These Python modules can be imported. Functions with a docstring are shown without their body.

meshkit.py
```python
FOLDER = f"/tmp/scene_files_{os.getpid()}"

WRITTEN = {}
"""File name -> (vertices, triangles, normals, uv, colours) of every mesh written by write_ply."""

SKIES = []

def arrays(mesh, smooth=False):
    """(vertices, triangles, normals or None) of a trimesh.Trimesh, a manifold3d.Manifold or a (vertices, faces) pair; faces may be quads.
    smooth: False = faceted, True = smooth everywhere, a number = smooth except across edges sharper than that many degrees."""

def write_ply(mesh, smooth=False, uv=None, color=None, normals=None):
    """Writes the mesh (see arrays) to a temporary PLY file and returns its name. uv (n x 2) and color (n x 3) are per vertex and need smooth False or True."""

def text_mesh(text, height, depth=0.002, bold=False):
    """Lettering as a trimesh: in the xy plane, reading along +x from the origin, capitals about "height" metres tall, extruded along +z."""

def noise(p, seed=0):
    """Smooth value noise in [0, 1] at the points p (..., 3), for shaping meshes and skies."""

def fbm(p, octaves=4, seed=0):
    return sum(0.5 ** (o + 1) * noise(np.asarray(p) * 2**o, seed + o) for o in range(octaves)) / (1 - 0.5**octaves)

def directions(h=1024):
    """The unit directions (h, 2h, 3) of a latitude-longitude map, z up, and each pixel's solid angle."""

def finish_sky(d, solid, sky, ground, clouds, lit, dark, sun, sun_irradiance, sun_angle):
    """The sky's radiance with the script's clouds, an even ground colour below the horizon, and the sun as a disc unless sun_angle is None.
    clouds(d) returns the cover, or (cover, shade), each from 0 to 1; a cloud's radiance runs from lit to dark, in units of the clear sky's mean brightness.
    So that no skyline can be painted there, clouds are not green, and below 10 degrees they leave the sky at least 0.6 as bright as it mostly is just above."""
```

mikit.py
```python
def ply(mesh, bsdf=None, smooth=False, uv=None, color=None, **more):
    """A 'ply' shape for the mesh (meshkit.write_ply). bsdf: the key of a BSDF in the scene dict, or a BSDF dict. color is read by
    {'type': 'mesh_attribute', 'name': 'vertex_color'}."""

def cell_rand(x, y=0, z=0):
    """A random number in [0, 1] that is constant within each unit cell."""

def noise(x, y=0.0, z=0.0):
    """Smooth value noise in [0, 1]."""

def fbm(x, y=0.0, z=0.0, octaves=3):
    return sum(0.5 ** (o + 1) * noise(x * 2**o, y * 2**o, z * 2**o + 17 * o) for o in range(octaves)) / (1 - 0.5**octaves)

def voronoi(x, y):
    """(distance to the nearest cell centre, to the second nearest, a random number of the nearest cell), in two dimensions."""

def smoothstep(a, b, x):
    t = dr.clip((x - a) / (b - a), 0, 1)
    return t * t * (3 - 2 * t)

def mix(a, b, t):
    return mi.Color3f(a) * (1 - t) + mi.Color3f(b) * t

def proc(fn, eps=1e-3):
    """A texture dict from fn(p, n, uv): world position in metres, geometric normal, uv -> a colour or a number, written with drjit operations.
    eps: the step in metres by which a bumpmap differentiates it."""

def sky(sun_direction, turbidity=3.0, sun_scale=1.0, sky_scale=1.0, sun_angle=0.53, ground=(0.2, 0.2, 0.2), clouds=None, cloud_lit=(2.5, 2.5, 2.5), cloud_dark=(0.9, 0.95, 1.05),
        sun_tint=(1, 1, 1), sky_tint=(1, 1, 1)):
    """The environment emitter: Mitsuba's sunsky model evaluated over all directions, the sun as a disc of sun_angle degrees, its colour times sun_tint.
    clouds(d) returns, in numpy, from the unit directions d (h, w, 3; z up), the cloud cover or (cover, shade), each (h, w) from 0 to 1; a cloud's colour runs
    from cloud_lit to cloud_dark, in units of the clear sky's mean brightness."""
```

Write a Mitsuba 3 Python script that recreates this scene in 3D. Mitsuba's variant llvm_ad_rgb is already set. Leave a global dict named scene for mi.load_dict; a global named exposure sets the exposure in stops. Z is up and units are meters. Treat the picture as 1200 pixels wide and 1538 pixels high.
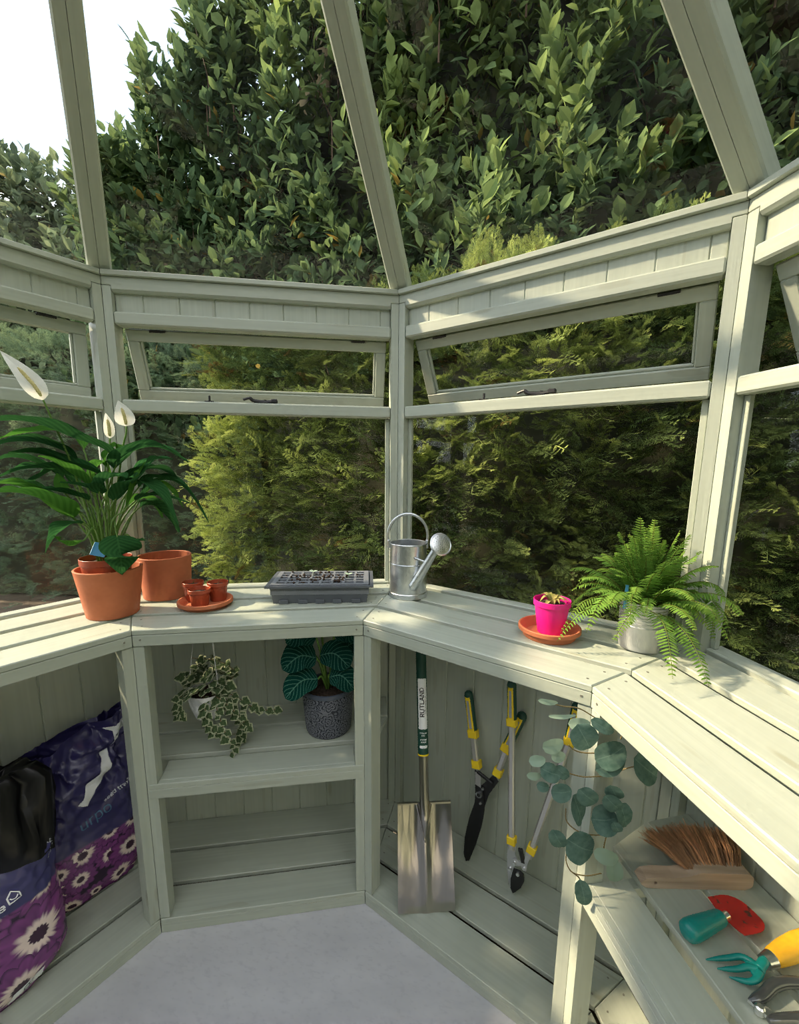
import math, random
import numpy as np, trimesh, drjit as dr, mitsuba as mi
import mikit, meshkit
from mikit import noise, fbm, voronoi, cell_rand, smoothstep, mix
random.seed(7); RNG = np.random.default_rng(7)
T = mi.ScalarTransform4f
scene, labels = {'type': 'scene'}, {}

# ---------------------------------------------------------------- camera, sky, exposure
CAM = np.array([0.31374, -0.26551, 1.18181])
FW = np.array([-0.23532, 0.95706, -0.16929]); UP = np.array([-0.04902, 0.16228, 0.98553])
FOCAL = 648.49                                     # pixels of the 1200 x 1538 frame
scene['camera'] = {'type': 'perspective', 'fov': 2 * math.degrees(math.atan(600 / FOCAL)), 'fov_axis': 'x', 'near_clip': 0.01, 'far_clip': 1000.0,
                   'principal_point_offset_x': (600 - 597.415) / 1200, 'principal_point_offset_y': (769 - 807.487) / 1538,
                   'to_world': T().look_at(origin=CAM.tolist(), target=(CAM + FW).tolist(), up=UP.tolist())}
exposure = 3.65
SUN_AZ, SUN_EL = math.radians(185.0), math.radians(36.0)
SUN = (math.cos(SUN_AZ) * math.cos(SUN_EL), math.sin(SUN_AZ) * math.cos(SUN_EL), math.sin(SUN_EL))


def clouds(d):
    q = d[..., :2] / np.maximum(d[..., 2:], 0.12)
    p = np.concatenate([q * 0.9, np.zeros_like(d[..., :1])], -1)
    n = meshkit.fbm(p + 3.1, 5, 4)
    cover = np.clip((n - 0.30) * 3.2, 0.25, 1)
    shade = np.clip((meshkit.fbm(p * 1.7 + 9.0, 4, 8) - 0.45) * 2.0, 0, 1)
    return cover, shade * 0.6


scene['sky'] = mikit.sky(SUN, turbidity=3.0, sun_scale=0.58, sky_scale=1.0, clouds=clouds, cloud_lit=(2.6, 2.6, 2.6), cloud_dark=(1.5, 1.55, 1.62), ground=(0.12, 0.13, 0.08), sun_tint=(0.98, 0.98, 0.93), sun_angle=2.6)

# ---------------------------------------------------------------- helpers
USED = {}


def key_for(name, parent=None):
    base = (parent + '__' if parent else '') + name
    k = USED.get(base, -1) + 1
    USED[base] = k
    return base if k == 0 else '%s_%03d' % (base, k)


def thing(name, label, category, group=None):
    k = key_for(name)
    labels[k] = {'label': label, 'category': category}
    if group: labels[k]['group'] = group
    return k


def struct(name, label):
    k = key_for(name)
    labels[k] = {'label': label, 'kind': 'structure'}
    return k


def part(name, parent, mesh, mat, smooth=False, label=None, stuff=False, **kw):
    k = key_for(name, parent)
    scene[k] = mikit.ply(mesh, mat, smooth, **kw)
    if label or stuff:
        labels[k] = {}
        if label: labels[k]['label'] = label
        if stuff: labels[k]['kind'] = 'stuff'
    return k


def share(name, parent, ply, to_world, label=None):
    k = key_for(name, parent)
    scene[k] = {**ply, 'to_world': to_world}
    if label: labels[k] = {'label': label}
    return k


def cat(ms): return trimesh.util.concatenate(list(ms))


def hull(pts): return trimesh.convex.convex_hull(np.asarray(pts, float))


def cbox(a, b, ch=0.002):
    """Chamfered box from corner a to corner b."""
    a, b = np.minimum(a, b), np.maximum(a, b)
    ch = min(ch, 0.45 * float(np.min(b - a)))
    pts = []
    for i in range(8):
        s = [(i >> k) & 1 for k in range(3)]
        c = np.array([b[k] if s[k] else a[k] for k in range(3)], float)
        for k in range(3):
            p = c.copy()
            for j in range(3):
                if j != k: p[j] += -ch if s[j] else ch
            pts.append(p)
    return hull(pts)


def inset(poly, ch):
    """Convex polygon (counter-clockwise or not) moved inwards by ch."""
    P = np.asarray(poly, float); n = len(P)
    if 0.5 * np.sum(P[:, 0] * np.roll(P[:, 1], -1) - P[:, 1] * np.roll(P[:, 0], -1)) < 0: P = P[::-1]
    out = []
    for i in range(n):
        a, b, c = P[i - 1], P[i], P[(i + 1) % n]
        e0, e1 = (b - a) / np.linalg.norm(b - a), (c - b) / np.linalg.norm(c - b)
        n0, n1 = np.array([-e0[1], e0[0]]), np.array([-e1[1], e1[0]])
        m = n0 + n1
        out.append(b + m * ch / max(m @ n0, 0.2))
    return np.array(out)


def prism(poly, z0, z1, ch=0.0015):
    """Convex polygon in x, y from z0 to z1, its edges chamfered."""
    P = np.asarray(poly, float); I = inset(P, ch)
    pts = [(*p, z) for p in P for z in (z0 + ch, z1 - ch)] + [(*p, z) for p in I for z in (z0, z1)]
    return hull(pts)


def tube(path, rad, n=8, closed=False, caps=True):
    path = np.asarray(path, float); m = len(path)
    rad = np.broadcast_to(np.asarray(rad, float), (m,))
    if closed: tg = np.roll(path, -1, 0) - np.roll(path, 1, 0)
    else: tg = np.gradient(path, axis=0)
    tg /= np.linalg.norm(tg, axis=1, keepdims=True) + 1e-12
    ref = np.array([0, 0, 1.0]) if abs(tg[0][2]) < 0.9 else np.array([1.0, 0, 0])
    u = np.cross(tg[0], ref); u /= np.linalg.norm(u)
    V = []
    for i in range(m):
        u = u - tg[i] * (u @ tg[i]); u /= np.linalg.norm(u) + 1e-12
        w = np.cross(tg[i], u)
        a = np.arange(n) * 2 * np.pi / n
        V.append(path[i] + rad[i] * (np.cos(a)[:, None] * u + np.sin(a)[:, None] * w))
    V = np.vstack(V); F = []
    for i in range(m if closed else m - 1):
        j = (i + 1) % m
        for k in range(n):
            l = (k + 1) % n
            F += [(i * n + k, i * n + l, j * n + l), (i * n + k, j * n + l, j * n + k)]
    if caps and not closed:
        V = np.vstack([V, path[0], path[-1]])
        for k in range(n):
            l = (k + 1) % n
            F += [(m * n, l, k), (m * n + 1, (m - 1) * n + k, (m - 1) * n + l)]
    return trimesh.Trimesh(V, np.array(F), process=False)


def lathe(profile, n=48, sx=1.0, sy=1.0):
    """Revolves (radius, z) points; a radius of zero closes the shape."""
    prof = np.asarray(profile, float); m = len(prof); V, F = [], []
    a = np.arange(n) * 2 * np.pi / n
    for r, z in prof: V.append(np.stack([r * np.cos(a) * sx, r * np.sin(a) * sy, np.full(n, z)], 1))
    V = np.vstack(V)
    for i in range(m - 1):
        for k in range(n):
            l = (k + 1) % n
            if prof[i][0] > 1e-9: F.append((i * n + k, i * n + l, (i + 1) * n + l))
            if prof[i + 1][0] > 1e-9: F.append((i * n + k, (i + 1) * n + l, (i + 1) * n + k))
    t = trimesh.Trimesh(V, np.array(F)[:, ::-1] if False else np.array(F), process=False)
    t.merge_vertices(); t.update_faces(t.nondegenerate_faces())
    if t.is_watertight and t.volume < 0: t.invert()
    return t


def M4(R=None, t=(0, 0, 0), s=1.0):
    m = np.eye(4)
    if R is not None: m[:3, :3] = np.asarray(R)
    m[:3, :3] = m[:3, :3] * s; m[:3, 3] = t
    return m


def rotm(axis, deg): return trimesh.transformations.rotation_matrix(math.radians(deg), axis)[:3, :3]


def frame(zdir, xdir=None):
    z = np.asarray(zdir, float); z = z / np.linalg.norm(z)
    x = np.asarray(xdir if xdir is not None else ((1, 0, 0) if abs(z[0]) < 0.9 else (0, 1, 0)), float)
    x = x - z * (x @ z); x /= np.linalg.norm(x)
    return np.stack([x, np.cross(z, x), z], 1)


def put(mesh, m):
    k = mesh.copy(); k.apply_transform(m); return k


def bez(p, n=12):
    """Catmull-Rom curve through the points p."""
    p = np.asarray(p, float); q = np.vstack([2 * p[0] - p[1], p, 2 * p[-1] - p[-2]]); out = []
    seg = len(p) - 1
    for s in np.linspace(0, seg, n):
        i = min(int(s), seg - 1); t = s - i
        a, b, c, d = q[i:i + 4]
        out.append(0.5 * (2 * b + (c - a) * t + (2 * a - 5 * b + 4 * c - d) * t * t + (3 * b - a - 3 * c + d) * t ** 3))
    return np.array(out)


def timber(name, parent, mesh, axis, m=None, mat='paint', label=None):
    """A board: flat shaded, its uv in metres along and across the grain."""
    v = np.asarray(mesh.vertices)[np.asarray(mesh.faces).ravel()]
    nrm = np.repeat(np.asarray(mesh.face_normals), 3, 0)
    o = [k for k in range(3) if k != axis]
    off = RNG.random(2) * 40
    across = np.where(np.abs(nrm[:, o[0]]) > np.abs(nrm[:, o[1]]), v[:, o[1]], v[:, o[0]] + 0.37)
    uv = np.stack([v[:, axis] + off[0], across + off[1]], 1)
    if m is not None: v = v @ m[:3, :3].T + m[:3, 3]
    f = np.arange(len(v)).reshape(-1, 3)
    return part(name, parent, trimesh.Trimesh(v, f, process=False), mat, False, label, uv=uv)


# ---------------------------------------------------------------- materials
def two(b): return {'type': 'twosided', 'bsdf': b}


def pr(color, rough=0.5, metal=0.0, spec=0.5, **k):
    c = color if isinstance(color, dict) else {'type': 'rgb', 'value': list(color)}
    return two({'type': 'principled', 'base_color': c, 'roughness': rough, 'metallic': metal, 'specular': spec, **k})


def srgb(r, g, b):
    c = np.array([r, g, b]) / 255.0
    return np.where(c < 0.04045, c / 12.92, ((c + 0.055) / 1.055) ** 2.4).tolist()


def paint_fn(p, n, uv):
    u, v = uv.x, uv.y
    g = fbm(u * 5.0, v * 190.0, 0.0, 3)
    w = noise(u * 1.7, v * 14.0, 5.0)
    c = mix((0.312, 0.348, 0.290), (0.378, 0.415, 0.350), dr.clip(g * 0.75 + w * 0.35, 0, 1))
    d, _, k = voronoi(u * 2.6, v * 11.0)
    ring = smoothstep(0.10, 0.03, d) * dr.select(k > 0.80, 1.0, 0.0)
    c = mix(c, (0.23, 0.23, 0.15), ring * 0.5)
    crack = smoothstep(0.80, 0.86, fbm(u * 7.0 + 31.0, v * 60.0, 3.0, 2)) * 0.25
    c = mix(c, (0.24, 0.235, 0.155), crack)
    return c


scene['paint'] = two({'type': 'bumpmap', 'arbitrary': {**mikit.proc(lambda p, n, uv: fbm(uv.x * 14.0, uv.y * 420.0, 0.0, 2), eps=6e-4)}, 'scale': 0.00030,
                      'bsdf': {'type': 'principled', 'base_color': mikit.proc(paint_fn), 'roughness': 0.38, 'specular': 0.55}})
scene['pane'] = {'type': 'thindielectric', 'int_ior': 1.2}


def floor_fn(p, n, uv):
    a = fbm(p.x * 4.0 + p.y * 2.0, p.y * 14.0 - p.x * 6.0, 0.0, 5)
    b = fbm(p.x * 26.0, p.y * 60.0, 2.0, 3)
    c = mix((0.375, 0.380, 0.400), (0.490, 0.495, 0.512), a * 0.75 + b * 0.25)
    return mix(c, (0.33, 0.335, 0.36), smoothstep(0.5, 0.9, fbm(p.x * 90.0, p.y * 200.0, 4.0, 3)) * 0.35)


scene['floor_mat'] = pr(mikit.proc(floor_fn), 0.6)
scene['iron'] = pr((0.010, 0.010, 0.011), 0.45)
scene['screw'] = pr((0.20, 0.20, 0.17), 0.5, 0.5)
# ---------------------------------------------------------------- the octagonal greenhouse
RC = 1.0; TAN = math.tan(math.radians(22.5)); AP = RC * math.cos(math.radians(22.5)); HALF = AP * TAN
Z_TRIM, Z_TRIMB, Z_STUD, Z_UPB, Z_LOWT, Z_LOWB, Z_MIDT, Z_MIDB = 1.6569, 1.6449, 1.6237, 1.6090, 1.5617, 1.5299, 1.3441, 1.3116
Z_BENCH, Z_BENCHB, Z_APRON, Z_DECK, Z_SHELF, Z_SHELFB, Z_SHELFD = 0.8128, 0.7994, 0.7736, 0.0419, 0.4243, 0.3864, 0.440
TS = 0.3615                                        # inner edge of the studs along the wall
NAMES = ['wall_left', 'wall_back_left', 'wall_back_right', 'wall_right', 'wall_rear_right', 'wall_rear', 'wall_rear_left', 'wall_front_left']
ANG = [157.5, 112.5, 67.5, 22.5, -22.5, -67.5, -112.5, -157.5]


def wframe(i, inward=0.0):
    """Local (t to the right seen from inside, d outwards from the inner face, z) -> world."""
    a = math.radians(ANG[i]); n = np.array([math.cos(a), math.sin(a), 0]); t = np.array([math.sin(a), -math.cos(a), 0])
    m = np.eye(4); m[:3, 0], m[:3, 1], m[:3, 3] = t, n, n * (AP - inward)
    return m


def mit(d, gap=0.0007): return (AP + d) * TAN - gap


WLAB = ['left greenhouse wall of sage green timber with glass behind the peace lily', 'sage green glazed wall with the vent above the seed tray',
        'sage green glazed wall with the open vent above the pink pot', 'sage green glazed wall at the right behind the fern', 'glazed timber wall to the right of the camera',
        'glazed timber wall behind the camera', 'glazed timber wall behind the camera on the left', 'glazed timber wall at the far left of the greenhouse']
VENT = [3.0, 20.0, 27.0, 26.0, 0, 0, 0, 0]
VLAB = ['almost closed top-hung vent window in the left wall above the peace lily', 'open top-hung vent window above the seed tray', 'widest open vent window above the pink pot', 'open vent window at the right edge',
        'closed vent window in the wall to the right of the camera', 'closed vent window behind the camera', 'closed vent window behind the camera on the left', 'closed vent window at the far left']
TV = 0.352; ZH = 1.5285; LV = 0.186
for i, wn in enumerate(NAMES):
    m = wframe(i); W = struct(wn, WLAB[i]); B = lambda nm, a, b, ax, ch=0.002, P=W: timber(nm, P, cbox(a, b, ch), ax, m)
    for s in (-1, 1):
        timber('stud', W, prism([(s * TS, 0), (s * mit(0), 0), (s * mit(0.045), 0.045), (s * TS, 0.045)], 0.0205, Z_STUD - 0.0004, 0.002), 2, m)
    rail = cat([prism([(-mit(0), 0), (mit(0), 0), (mit(.045), .045), (-mit(.045), .045)], Z_STUD, Z_TRIMB - 0.0006, 0.001),
                hull([(s * (TS - 0.0012), d, z) for s in (-1, 1) for d, z in ((0, Z_STUD + .002), (0.0, Z_UPB + 0.006), (0.006, Z_UPB), (0.045, Z_UPB), (.045, Z_STUD + .002))])])
    timber('upper_rail', W, rail, 0, m)
    timber('eaves_trim', W, prism([(-mit(-.010), -.010), (mit(-.010), -.010), (mit(.05), .05), (-mit(.05), .05)], Z_TRIMB, Z_TRIM, 0.001), 0, m)
    timber('fascia', W, prism([(-mit(.050), .0505), (mit(.050), .0505), (mit(.068), .068), (-mit(.068), .068)], 1.55, Z_TRIM + .001, 0.001), 0, m)
    B('lower_rail', (-TS + .001, -.0015, Z_LOWB), (TS - .001, .034, Z_LOWT), 0, 0.004)
    B('mid_rail', (-TS + .001, -.0015, Z_MIDB), (TS - .001, .034, Z_MIDT), 0, 0.004)
    B('sill_rail', (-TS + .0005, .012, 0.768), (TS - .0005, .046, 0.8175), 0, 0.003)
    timber('outer_sill', W, hull([(s * (TS - .001 + d * .4), d, z) for s in (-1, 1) for d, z in ((.0465, .810), (.0465, .795), (.085, .790), (.085, .802))]), 0, m)
    B('sole_rail', (-TS - .018, .006, -0.22), (TS + .018, .045, 0.020), 0)
    edges = [-TS + 0.0008] + [-0.2925 + .0893 * k for k in range(8)] + [TS - 0.0008]
    if edges[-1] - edges[-2] < 0.01: edges.pop(-2)
    for a, b in zip(edges[:-1], edges[1:]):
        B('upper_board', (a + .00008, .0165, Z_LOWT - .01), (b - .00008, .030, Z_UPB + .010), 2, 0.0022)
        B('lower_board', (a + .00008, .0165, 0.0205), (b - .00008, .030, 0.7675), 2, 0.0026)
    for s in (-1, 1):
        B('glazing_bead', (s * (TS - .001), .021, .8180), (s * (TS - .013), .0315, Z_MIDB - .0005), 2, 0.001)
    part('glass', W, put(trimesh.creation.box((2 * TS - .004, 1e-9, Z_MIDB - .812)), M4(None, (0, .033, (Z_MIDB + .815) / 2))).apply_transform(m) if False else
         trimesh.Trimesh(np.array([(-TS + .002, .033, .816), (TS - .002, .033, .816), (TS - .002, .033, Z_MIDB), (-TS + .002, .033, Z_MIDB)]) @ m[:3, :3].T + m[:3, 3], [(0, 1, 2), (0, 2, 3)], process=False), 'pane')
    # vent: hinged along its top edge, swinging outwards
    V = struct('window_%d' % (i + 1), VLAB[i])
    a = math.radians(VENT[i]); mv = np.eye(4)
    mv[:3, 1] = (0, math.cos(a), -math.sin(a)) if False else (0, math.cos(a), math.sin(a)); mv[:3, 2] = (0, -math.sin(a), math.cos(a)); mv[:3, 3] = (0, .0365, ZH)
    mv = m @ mv; b = 0.029
    S = lambda nm, p, q, ax: timber(nm, V, cbox(p, q, 0.002), ax, mv)
    S('top_bar', (-TV, 0, -b), (TV, .026, 0), 0); S('bottom_bar', (-TV, 0, -LV), (TV, .026, -LV + b), 0)
    for s in (-1, 1): S('side_bar', (s * TV, 0.0003, -LV + b + .0003), (s * (TV - b), .0257, -b - .0003), 2)
    S('glazing_bead', (-TV + b, .0065, -LV + b), (TV - b, .016, -LV + b + .007), 0)
    for s in (-1, 1): S('glazing_bead', (s * (TV - b), .0065, -LV + b + .0075), (s * (TV - b - .006), .016, -b), 2)
    q = np.array([(-TV + b, .0175, -LV + b), (TV - b, .0175, -LV + b), (TV - b, .0175, -b), (-TV + b, .0175, -b)])
    part('pane', V, trimesh.Trimesh(q @ mv[:3, :3].T + mv[:3, 3], [(0, 1, 2), (0, 2, 3)], process=False), 'pane')
    for s in (-.27, .27): part('hinge', V, put(cbox((s - .02, -.006, -.0045), (s + .02, .004, .0015), .0008), mv), 'iron')
    if i in (1, 2, 3):                              # iron casement stay on the mid rail and its pin
        o = {1: -.005, 2: .02, 3: .02}[i]; z = Z_MIDT
        st = cat([tube(bez([(o - .045, .004, z + .008), (o - .028, .002, z + .012), (o - .018, .004, z + .006), (o + .01, .008, z + .004), (o + .045, .010, z + .006)], 24), [.0034] * 6 + [.0048] * 18, 8),
                  cbox((o - .012, .001, z), (o + .022, .016, z + .003), .001), cbox((o + .028, .002, z + .002), (o + .046, .014, z + .012), .002),
                  put(trimesh.creation.cylinder(.0035, .008, sections=12), M4(None, (o + .012, .008, z + .006)))])
        part('casement_stay', V, put(st, m), 'iron', 30, label='black iron casement stay')
        o2 = o - .135
        part('stay_pin', V, put(cat([cbox((o2 - .012, .001, z), (o2 + .012, .014, z + .0022), .0008), put(trimesh.creation.cylinder(.0028, .016, sections=10), M4(None, (o2, .007, z + .008)))]), m), 'iron', 30, label='black iron stay pin')

# ---------------------------------------------------------------- roof
roof = struct('ceiling', 'glazed octagonal roof with paired sage green rafters')
PT = 0.585
for k in range(8):
    a = math.radians(180 - 45 * k); d = np.array([math.cos(a), math.sin(a), 0]); tv = np.array([d[1], -d[0], 0])
    up = np.array([d[0] * PT, d[1] * PT, 1.0]); up /= np.linalg.norm(up)
    def at(r, s, h): return d * r + tv * s + np.array([0, 0, Z_TRIM + PT * (1 - r)]) + up * h
    for s in (-1, 1):
        pts = []
        for r in (1.075, 0.045):
            w = min(.0275, r * TAN * .98)
            for t_, h in ((.0004, 0), (w - .004, 0), (w, .004), (w, .046), (.0004, .050)): pts.append(at(r, s * t_, h))
        mesh = hull(pts)
        R = np.stack([np.cross(tv, up), tv, up], 1)          # local axes: along, across, up
        loc = mesh.copy(); loc.vertices = np.asarray(mesh.vertices) @ R
        timber('rafter', roof, loc, 0, M4(R))
    b2 = math.radians(180 - 45 * k - 45); d2 = np.array([math.cos(b2), math.sin(b2), 0]); up2 = np.array([d2[0] * PT, d2[1] * PT, 1.0]); up2 /= np.linalg.norm(up2)
    q = [d * 1.09 + [0, 0, Z_TRIM - PT * .09] + up * .0515, d2 * 1.09 + [0, 0, Z_TRIM - PT * .09] + up2 * .0515, np.array([0, 0, Z_TRIM + PT]) + np.array([0, 0, .060])]
    part('glass', roof, trimesh.Trimesh(np.array(q), [(0, 1, 2)], process=False), 'pane')
fin = lathe([(0, Z_TRIM + PT - .07), (.055, Z_TRIM + PT - .07), (.06, Z_TRIM + PT - .06), (.06, Z_TRIM + PT + .01), (.05, Z_TRIM + PT + .02), (0, Z_TRIM + PT + .02)], 8)
part('roof_boss', roof, fin, 'paint', False, uv=np.zeros((len(fin.vertices), 2)))

# ---------------------------------------------------------------- floor
fl = struct('floor', 'pale grey streaked floor inside the greenhouse')
part('slab', fl, prism([(math.cos(math.radians(22.5 * 0 + 45 * k)) * .690, math.sin(math.radians(45 * k)) * .690) for k in range(8)], -.05, 0.0, .001), 'floor_mat')

# ---------------------------------------------------------------- slatted staging with shelves
PL = [(0.6194, 0.7083), (0.7265, 0.8134), (0.8346, 0.9232)]
DK = [(0.6232, 0.7130), (0.7245, 0.8215), (0.8330, 0.9385)]
SH = [(0.6240, 0.7080), (0.7265, 0.8240), (0.8346, 0.9385)]
BLAB = ['slatted sage green bench on the left holding the peace lily above the compost bags', 'slatted sage green bench with a middle shelf under the seed tray', 'slatted sage green bench over the spade and loppers with the pink pot on top',
        'slatted sage green bench on the right with the hand tools on its shelf']
BENCH = []


def plank(name, b, i, a0, a1, z0, z1, ch=.002, gap=.0009, inner=True, clip=None):
    """A plank mitred along the corner bisectors, from apothem a0 to a1."""
    m = wframe(i, AP)
    h0, h1 = a0 * TAN - gap, a1 * TAN - gap
    if clip: h0, h1 = min(h0, clip), min(h1, clip)
    return timber(name, b, prism([(-h0, a0), (h0, a0), (h1, a1), (-h1, a1)], z0, z1, ch), 0, m)


def screws(b, i, pts, z, up=True):
    m = wframe(i, AP)
    ms = []
    for t, a in pts:
        c = trimesh.creation.cylinder(.0022, .0012, sections=8)
        c.apply_transform(M4(None, (t, a, z)) if up else M4(rotm((1, 0, 0), 90), (t, a, z)))
        ms.append(put(c, m))
    for c in ms: part('screw', b, c, 'screw')


for i in range(4):
    b = thing('staging_bench', BLAB[i], 'bench'); BENCH.append(b)
    m = wframe(i, AP)
    for a0, a1 in PL: plank('top_plank', b, i, a0, a1, Z_BENCHB + .0003, Z_BENCH)
    fa = .6200
    timber('apron', b, prism([(-fa * TAN + .001, fa), (fa * TAN - .001, fa), ((fa + .02) * TAN - .001, fa + .02), (-(fa + .02) * TAN + .001, fa + .02)], Z_APRON, Z_BENCHB - .0003, .001), 0, m)
    timber('rear_bearer', b, cbox((-.35, .900, Z_APRON), (.35, .9235, Z_BENCHB - .0003), .001), 0, m)
    for a0, a1 in DK: plank('deck_plank', b, i, a0, a1, Z_DECK - .0134, Z_DECK, .0015)
    fa = .6240
    timber('deck_fascia', b, prism([(-fa * TAN + .001, fa), (fa * TAN - .001, fa), ((fa + .02) * TAN - .001, fa + .02), (-(fa + .02) * TAN + .001, fa + .02)], 0.0002, Z_DECK - .0137, .001), 0, m)
    timber('deck_bearer', b, cbox((-.34, .86, 0.0002), (.34, .884, Z_DECK - .0137), .001), 0, m)
    fp = .6236; h = fp * TAN - .0005; w = .0225
    for s in (-1, 1):
        poly = [(s * (h - w), fp), (s * h, fp), (s * ((fp + .036) * TAN - .0005), fp + .036), (s * (h - w), fp + .036)]
        timber('post', b, prism(poly, Z_DECK + .0002, Z_APRON - .0003, .0035), 2, m)
    if i in (1, 3):
        z = Z_SHELF if i == 1 else Z_SHELFD
        for j, (a0, a1) in enumerate(SH):
            if j == 0:      # in front the shelf is cut around the posts
                timber('shelf_plank', b, prism([(-(h - w) + .0004, a0 + .012), ((h - w) - .0004, a0 + .012), ((h - w) - .0004, a1), (-(h - w) + .0004, a1)], z - .0134, z, .0012), 0, m)
                timber('shelf_nosing', b, cbox((-h + .0015, a0 - .0022, z - .0134), (h - .0015, a0 + .0116, z), .001) if False else cbox((-h + .0015, a0 - .0030, z - .0134), (h - .0015, a0 - .0006, z), .0008), 0, m)
                timber('shelf_plank', b, cbox((-(h - w) + .0004, a0 - .0004, z - .0134), ((h - w) - .0004, a0 + .0119, z), .0006), 0, m)
            else: plank('shelf_plank', b, i, a0, a1, z - .0134, z, .0015, clip=.352 if j == 2 else None)
        timber('shelf_apron', b, cbox((-h + .0015, SH[0][0] - .0030, Z_SHELFB - Z_SHELF + z), (h - .0015, SH[0][0] - .0006, z - .0137), .0008), 0, m)
        for s in (-1, 1): timber('shelf_bearer', b, cbox((s * .225, .665, z - .036), (s * .245, .89, z - .0137), .001), 1, m)
    e = [(s * (a * TAN - o), a) for a0, a1 in PL[:3] for s in (-1, 1) for a, o in ((a0 + .022, .022), (a1 - .022, .022))]
    screws(b, i, e, Z_BENCH)
    screws(b, i, [(s * (.6194 * TAN - .016), .6196) for s in (-1, 1)], (Z_APRON + Z_BENCHB) / 2 + .002, False)
    screws(b, i, [(s * (a * TAN - o), a) for a0, a1 in DK for s in (-1, 1) for a, o in ((a0 + .022, .020), (a1 - .022, .020))], Z_DECK)
# ---------------------------------------------------------------- outside: ground and hedges
def ground_fn(p, n, uv):
    a = fbm(p.x * 2.0, p.y * 2.0, 0.0, 4); b = fbm(p.x * 21.0, p.y * 21.0, 3.0, 3)
    return mix((0.045, 0.032, 0.022), (0.17, 0.135, 0.10), a * 0.5 + b * 0.5)


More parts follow.
